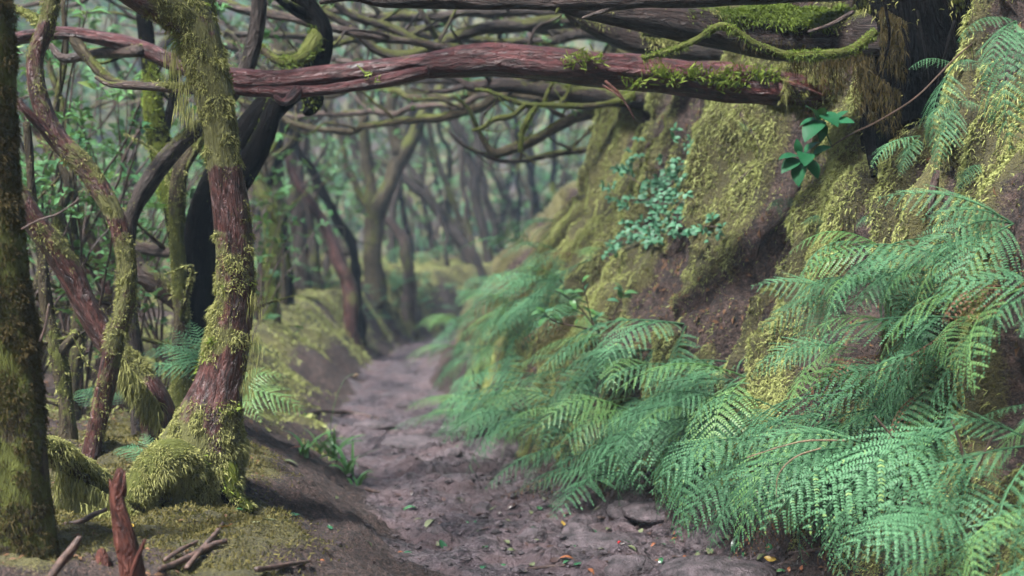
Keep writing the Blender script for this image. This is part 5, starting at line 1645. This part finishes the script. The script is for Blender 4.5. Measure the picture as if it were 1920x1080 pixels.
twig('grey-brown stick slanting in the lower left corner', [(95, 1085, 16), (115, 1055, 17), (135, 1030, 16), (150, 1008, 11)], 4.9, 'twig')
twig('thin mossy stick crossing the moss veil beside the left trunk', [(110, 985, 10), (150, 978, 10), (175, 965, 9), (200, 955, 7)], 5.6, 'twig')
twig('bare black twiglet sticking out from the left trunk', [(40, 430, 4), (75, 412, 4), (110, 400, 3), (150, 372, 2)], 5.2, 'twig')
twig('thin bare twiglet low on the left trunk', [(75, 640, 4), (85, 610, 4), (92, 570, 3)], 5.1, 'twig')
for i, (lb, pts) in enumerate([
    ('forked reddish branch lying on the mound below the boot', [(300, 1078, 12), (340, 1062, 13), (372, 1045, 13), (400, 1030, 11), (425, 1024, 8)]),
    ('straight split stick pointing at the curled pink leaf', [(350, 1075, 10), (378, 1040, 10), (400, 1015, 9), (418, 990, 6)]),
    ('dark stick crossing under the forked branch', [(310, 1060, 9), (340, 1040, 8), (370, 1025, 6)]),
    ('thin dark stick at the bottom edge of the mound', [(480, 1078, 10), (530, 1070, 9), (580, 1062, 6)]),
    ('thin wavy root crossing the path farther on', [(560, 778, 7), (610, 772, 7), (660, 776, 8), (710, 786, 6)]),
    ('flat orange splinter of wood on the stony path', [(1105, 972, 6), (1120, 973, 8), (1137, 974, 4)]),
    ('short black stick below the strap-leaved tuft', [(685, 918, 6), (700, 922, 7), (712, 925, 4)]),
    ('dark twig lying across the muddy path near the bottom', [(985, 1070, 6), (1020, 1066, 6), (1060, 1062, 4)]),
    ('dark twig half sunk beside the low fern', [(1480, 1040, 7), (1530, 1034, 7), (1580, 1020, 5)])]):
    gtwig(lb, pts, 0.02 if i < 4 else 0.006)

# ---- dry stalks among the ferns
for lb, pts, d in [('dry straw-coloured stalk lying over the ferns', [(1585, 826, 3.5), (1520, 826, 3.5), (1470, 836, 3), (1400, 858, 2)], 5.6),
                   ('thin dry bent stalk over the ferns under the straw one', [(1540, 840, 3), (1490, 858, 3), (1460, 890, 2), (1455, 930, 1.5)], 5.55),
                   ('black bare frond stalk standing out of the near ferns', [(1810, 870, 6), (1800, 830, 6), (1785, 790, 4)], 5.3),
                   ('black bare stalk slanting through the near ferns', [(1700, 850, 5), (1670, 815, 5), (1640, 780, 4)], 5.4),
                   ('brown thin stalk rising from dead needles at right', [(1830, 880, 4), (1850, 840, 4), (1868, 800, 3)], 5.2)]:
    twig(lb, pts, d, 'stalk' if 'dry' in lb else 'stem')

# ---- rocks in the path
def rock(label, px, py, w, hgt, seed, mat='rock', sink=0.22):
    h = hit(px, py)
    rx = 0.5 * W(w, h[1])
    n, m_ = 14, 22
    th = np.linspace(0.02, np.pi - 0.02, n)[:, None]
    ph = np.linspace(0, 2 * np.pi, m_, endpoint=False)[None]
    v = np.stack([np.sin(th) * np.cos(ph), np.sin(th) * np.sin(ph), np.cos(th) * np.ones_like(ph)], -1).reshape(-1, 3)
    v = v * (1 + 0.28 * fbm(v * 1.6 + seed * 3.3, 3))[:, None]
    v = v * [rx, rx * 0.85, W(hgt, h[1])] + h + [0, rx * 0.4, -W(hgt, h[1]) * sink]
    i = np.arange(n * m_).reshape(n, m_)
    j = np.roll(i, -1, 1)
    q = np.stack([i[:-1], i[1:], j[1:], j[:-1]], -1).reshape(-1, 4)
    return tag(obj('rock', mesh_np('rock', v, [q]), M[mat]), label, 'rock')
rock('rounded grey stone perched at the foot of the ferns', 1106, 944, 36, 22, 1, sink=0.1)
rock('broad smooth mud-coated rock below the middle ferns', 1235, 962, 130, 20, 2)
rock('pointed dark stone in the middle of the path', 1098, 990, 70, 30, 3)
rock('mud-covered rock at the lower right of the path', 1330, 1020, 80, 40, 4)
rock('wide low rock at the bottom edge right of centre', 1350, 1078, 210, 26, 5)
rock('low muddy rock rising left of the stony patch', 1110, 1030, 190, 26, 6)
rock('moss-topped rock shelf at the foot of the far ferns', 950, 850, 170, 40, 7)
rock('small grey stone beside the mossy shelf', 965, 925, 44, 18, 8)
rock('little pointed stone alone on the path', 808, 886, 20, 18, 9, sink=0.1)
rock('flat stone half sunk in the mud near the mound', 860, 900, 60, 12, 10)
rock('grey cobble between the stone pile and the ferns', 1060, 965, 34, 16, 11)
rock('small cobble left of the rounded stone', 1075, 950, 26, 14, 12)
rock('pale worn step of rock across the path farther up', 770, 832, 120, 16, 13)
rock('low rounded rock on the left of the far path', 700, 800, 80, 14, 14)

for i, (lb, x, y, w_, h_) in enumerate([('angular stone in the rut left of centre', 905, 960, 46, 20), ('flat grey slab under the fern tips', 1180, 960, 90, 22), ('knobbly stone near the bottom centre', 1000, 1010, 60, 24),
        ('low dark stone by the mound foot', 820, 1000, 44, 16), ('small square stone on the middle path', 850, 850, 34, 14), ('pale stone at the bend of the path', 760, 760, 40, 12), ('half-buried stone beside the yellow leaf', 1085, 1005, 70, 26), ('muddy lump of rock at the bottom edge', 1180, 1070, 120, 30)]):
    rock(lb, x, y, w_, h_, 20 + i)

# ---- fallen leaves
LEAF = {k: [one_leaf(1, wv, cv, cu, 'lf_' + k, 60 + i * 7 + j, 6) for j, (wv, cv, cu) in enumerate(((0.42, 0.25, 0.15), (0.5, -0.15, 0.3), (0.36, 0.4, -0.2)))] for i, k in enumerate(('green', 'pale', 'yellow', 'orange', 'brown'))}
r = random.Random(47)
def fallen(px, py, kind, size, label, group=None, az=None, tilt=0.15, name='fallen_leaf', p=None):
    h = hit(px, py) if p is None else p
    if h is None: return
    n = gnormal(h[0], h[1], 0.05)[0] + np.array([r.gauss(0, tilt), r.gauss(0, tilt), 0])
    a = r.uniform(0, 6.28) if az is None else az
    L = W(size, h[1])
    d = np.array([math.cos(a), math.sin(a), 0.0])
    n = n / np.linalg.norm(n)
    d = d - n * np.dot(d, n)
    b0 = h + n * (0.006 + 0.05 * L)
    o = leaf_obj(name, r.choice(LEAF[kind]), b0 - norm(d) * L / 2, b0 + norm(d) * L / 2, n)
    return tag(o, label, 'leaf', group)
for (x, y, k, sz, lb) in [
    (375, 955, 'orange', 36, 'torn orange leaf on dark soil below the mossy boot'), (505, 978, 'pale', 36, 'pale upturned leaf on the moss of the mound'), (545, 968, 'green', 34, 'dark green cupped leaf beside the pale one on the mound'),
    (618, 992, 'green', 20, 'dark green glossy leaf alone on bare red soil'), (425, 990, 'orange', 30, 'curled pinkish-brown leaf at the tip of the split stick'), (445, 960, 'green', 28, 'bluish green leaf under the boot on the moss'),
    (765, 1040, 'green', 22, 'bright green leaf on the bare slope near the bottom'), (690, 1022, 'pale', 22, 'small grey upturned leaf on the slope left of the path'), (768, 955, 'green', 28, 'dark green leaf on the mud near the left edge'),
    (805, 985, 'pale', 32, 'curled pale leaf in the centre of the path'), (825, 982, 'brown', 18, 'brown curled leaf next to the curled pale one'), (830, 1025, 'green', 30, 'shiny dark green leaf in the rut'),
    (1055, 984, 'yellow', 18, 'small bright yellow leaf near the grey stones'), (1060, 1050, 'orange', 34, 'orange-mottled long leaf on the flat mud'), (1330, 1038, 'pale', 34, 'long pale leaf beside the lower rock'),
    (1308, 1044, 'pale', 26, 'pale green leaf touching the long pale one'), (1235, 1055, 'orange', 18, 'small orange leaf above the wide low rock'), (1205, 983, 'pale', 22, 'pale green leaf in the stony patch below the ferns'),
    (1175, 1018, 'green', 26, 'green and yellow leaf beside the red berry'), (1185, 1030, 'pale', 20, 'pale leaf just under the berry'), (1225, 1024, 'orange', 16, 'orange scrap of leaf in the litter'),
    (1380, 1021, 'green', 34, 'large dark green leaf under the drooping fern'), (1445, 1030, 'green', 32, 'cupped green leaf with white rim at lower right'), (1395, 1042, 'green', 18, 'bright green leaf left of the yellow leaves'),
    (1430, 1046, 'pale', 30, 'pale folded leaf among yellow scraps at lower right'), (1445, 1050, 'yellow', 26, 'yellow leaf lying in the lower right litter'), (1455, 1072, 'pale', 26, 'pale leaf at the bottom edge right'),
    (1505, 1066, 'orange', 20, 'orange leaf at the bottom near the low fern'), (245, 990, 'yellow', 26, 'yellow leaf caught behind the snag'), (545, 870, 'pale', 30, 'pale leaf in front of the strap-leaved tuft'), (560, 845, 'orange', 40, 'long rust-coloured leaf left of the tuft'),
    (630, 935, 'pale', 18, 'tiny pale green leaf at the mound rim'), (1000, 1062, 'pale', 30, 'greenish pale leaf at the bottom of the path'), (905, 1068, 'green', 30, 'pale-veined green leaf at the bottom left of the path')]:
    fallen(x, y, k, sz, lb)
e = hit(1161, 1020)
sph = np.stack(np.meshgrid(np.linspace(0.05, np.pi - 0.05, 8), np.linspace(0, 2 * np.pi, 12, endpoint=False), indexing='ij'), -1).reshape(-1, 2)
bv = np.stack([np.sin(sph[:, 0]) * np.cos(sph[:, 1]), np.sin(sph[:, 0]) * np.sin(sph[:, 1]), np.cos(sph[:, 0])], 1) * 0.009 + e + [0, 0, 0.008]
ii = np.arange(96).reshape(8, 12); jj = np.roll(ii, -1, 1)
tag(obj('berry', mesh_np('berry', bv, [np.stack([ii[:-1], ii[1:], jj[1:], jj[:-1]], -1).reshape(-1, 4)]), M['berry']), 'tiny red berry lying in the leaf litter on the path', 'berry')
GRP = {'green': ('green leaf fallen on the path or its edge', 'green fallen leaves'), 'pale': ('pale upturned leaf fallen on the path or its edge', 'pale fallen leaves'), 'yellow': ('yellow leaf scrap fallen on the path', 'yellow fallen leaves'),
       'orange': ('orange-brown leaf fallen on the path or its edge', 'orange fallen leaves'), 'brown': ('dark brown wet leaf stuck to the path', 'brown fallen leaves')}
for (x, y) in poly_points([(880, 1075), (760, 980), (700, 900), (900, 880), (1050, 940), (1250, 970), (1450, 1010), (1560, 1075)], 120, 83, 13):
    k = r.choice(['brown'] * 9 + ['pale'] * 2 + ['green'] * 2 + ['orange'])
    fallen(x, y, k, r.uniform(10, 26), GRP[k][0], GRP[k][1])
for (x, y) in poly_points([(480, 870), (650, 930), (800, 1060), (560, 1075), (430, 1000)], 18, 84, 22):
    k = r.choice(['brown'] * 3 + ['pale', 'orange'])
    fallen(x, y, k, r.uniform(10, 22), 'withered leaf scrap lying on the mossy mound', 'withered leaves on the mound')
# fine litter: bits of bark, needles and leaf crumbs trodden into the mud and caught on the bank
def litter(name, label, n, xr, yr, cond, size, mat, parent=None):
    x = rng.uniform(*xr, n); y = rng.uniform(*yr, n)
    s_, yn_, hw_ = prof(x, y)
    p = np.stack([x, y, height(x, y)], 1)
    ok = cond(p, s_ - hw_, -s_ - hw_)
    p = p[ok]
    nn = gnormal(p[:, 0], p[:, 1], 0.06)
    lr_ = (s_ - hw_)[ok]
    bl = bank_bulge(p, lr_, bank_moss(p) * sstep(0.15, 0.5, lr_))
    k = len(p)
    d = rng.normal(size=(k, 3)); d = norm(d - nn * (d * nn).sum(1, keepdims=True) * 0.9)
    b = MB()
    L = size * (0.4 + rng.random(k) ** 2 * 1.8)
    leaf_cards(p + nn * (bl + 0.004)[:, None] - d * L[:, None] / 2, d, nn + rng.normal(size=(k, 3)) * 0.3, L, L * (0.12 + 0.35 * rng.random(k)), rng.random(k), b)
    return tag(obj(name, b.mesh(name, False), M[mat]), label, 'litter', kind='stuff')
litter('path_litter', 'dark crumbs of leaf and bark trodden into the muddy path', 30000, (-1.6, 1.6), (5.6, 14), lambda p, lr_, ll_: (lr_ < 0.15) & (ll_ < 0.2) & (rng.random(len(p)) < 0.25 + 0.75 * sstep(-0.5, 0.1, lr_)), 0.026, 'crumb')
# grit and small stones pressed into the mud
k = 4200
x = rng.uniform(-1.6, 1.5, k); y = 5.6 + 8 * rng.random(k) ** 1.4
s_, yn_, hw_ = prof(x, y)
ok = (np.abs(s_) < hw_ + 0.1) & (rng.random(k) < 0.25 + 0.75 * sstep(-0.6, 0.5, s_))
x, y = x[ok], y[ok]
k = len(x)
oc = np.array([(1, 0, 0), (-1, 0, 0), (0, 1, 0), (0, -1, 0), (0, 0, 1), (0, 0, -1), (.7, .7, .3), (-.7, .6, .4), (.6, -.7, .35), (-.6, -.7, .4)], float)
of = np.array([(4, 0, 6), (4, 6, 2), (4, 2, 7), (4, 7, 1), (4, 1, 9), (4, 9, 3), (4, 3, 8), (4, 8, 0), (5, 2, 0), (5, 1, 2), (5, 3, 1), (5, 0, 3), (0, 2, 6), (2, 1, 7), (1, 3, 9), (3, 0, 8)])
sz = (0.006 + 0.032 * rng.random(k) ** 3)[:, None, None]
vv = oc[None] * sz * (0.7 + 0.6 * rng.random((k, 10, 1))) * np.array([1, 0.9, 0.6]) + np.stack([x, y, height(x, y)], 1)[:, None]
b = MB(); b.add(vv.reshape(-1, 3), [(of[None] + np.arange(k)[:, None, None] * 10).reshape(-1, 3)])
tag(obj('gravel', b.mesh('gravel'), M['rock']), 'grit and small stones pressed into the muddy path', 'gravel', kind='stuff')
litter('bank_litter', 'brown needles and dead leaves caught on the steep bank', 30000, (0.0, 3.2), (5.2, 13), lambda p, lr_, ll_: (lr_ > 0.15) & (rng.random(len(p)) > bank_moss(p)), 0.035, 'fern_dead')
litter('thicket_litter', 'brown leaf litter under the stems on the left', 9000, (-4.5, -1.2), (5.0, 12), lambda p, lr_, ll_: ll_ > 0.7, 0.026, 'fern_dead')

# ------------------------------------------------------------------ haze
hv = np.array([(x, y, z) for x in (-84, 84) for y in (-34, 114) for z in (-2.0, 44.0)], float)
hf = [(0, 1, 3, 2), (4, 6, 7, 5), (0, 4, 5, 1), (2, 3, 7, 6), (0, 2, 6, 4), (1, 5, 7, 3)]
hm = bpy.data.materials.new('mist')
hm.use_nodes = True
_n = hm.node_tree.nodes
_n.remove(_n['Principled BSDF'])
pv = _n.new('ShaderNodeVolumePrincipled')
pv.inputs['Color'].default_value = (0.31, 0.41, 0.51, 1)
pv.inputs['Density'].default_value = 0.0033
pv.inputs['Anisotropy'].default_value = 0.0
hm.node_tree.links.new(pv.outputs[0], _n['Material Output'].inputs['Volume'])
tag(obj('haze', mesh_np('haze', hv, [np.array(hf)], smooth=False), hm), 'thin grey-blue mist filling the whole wood', 'haze', kind='stuff')
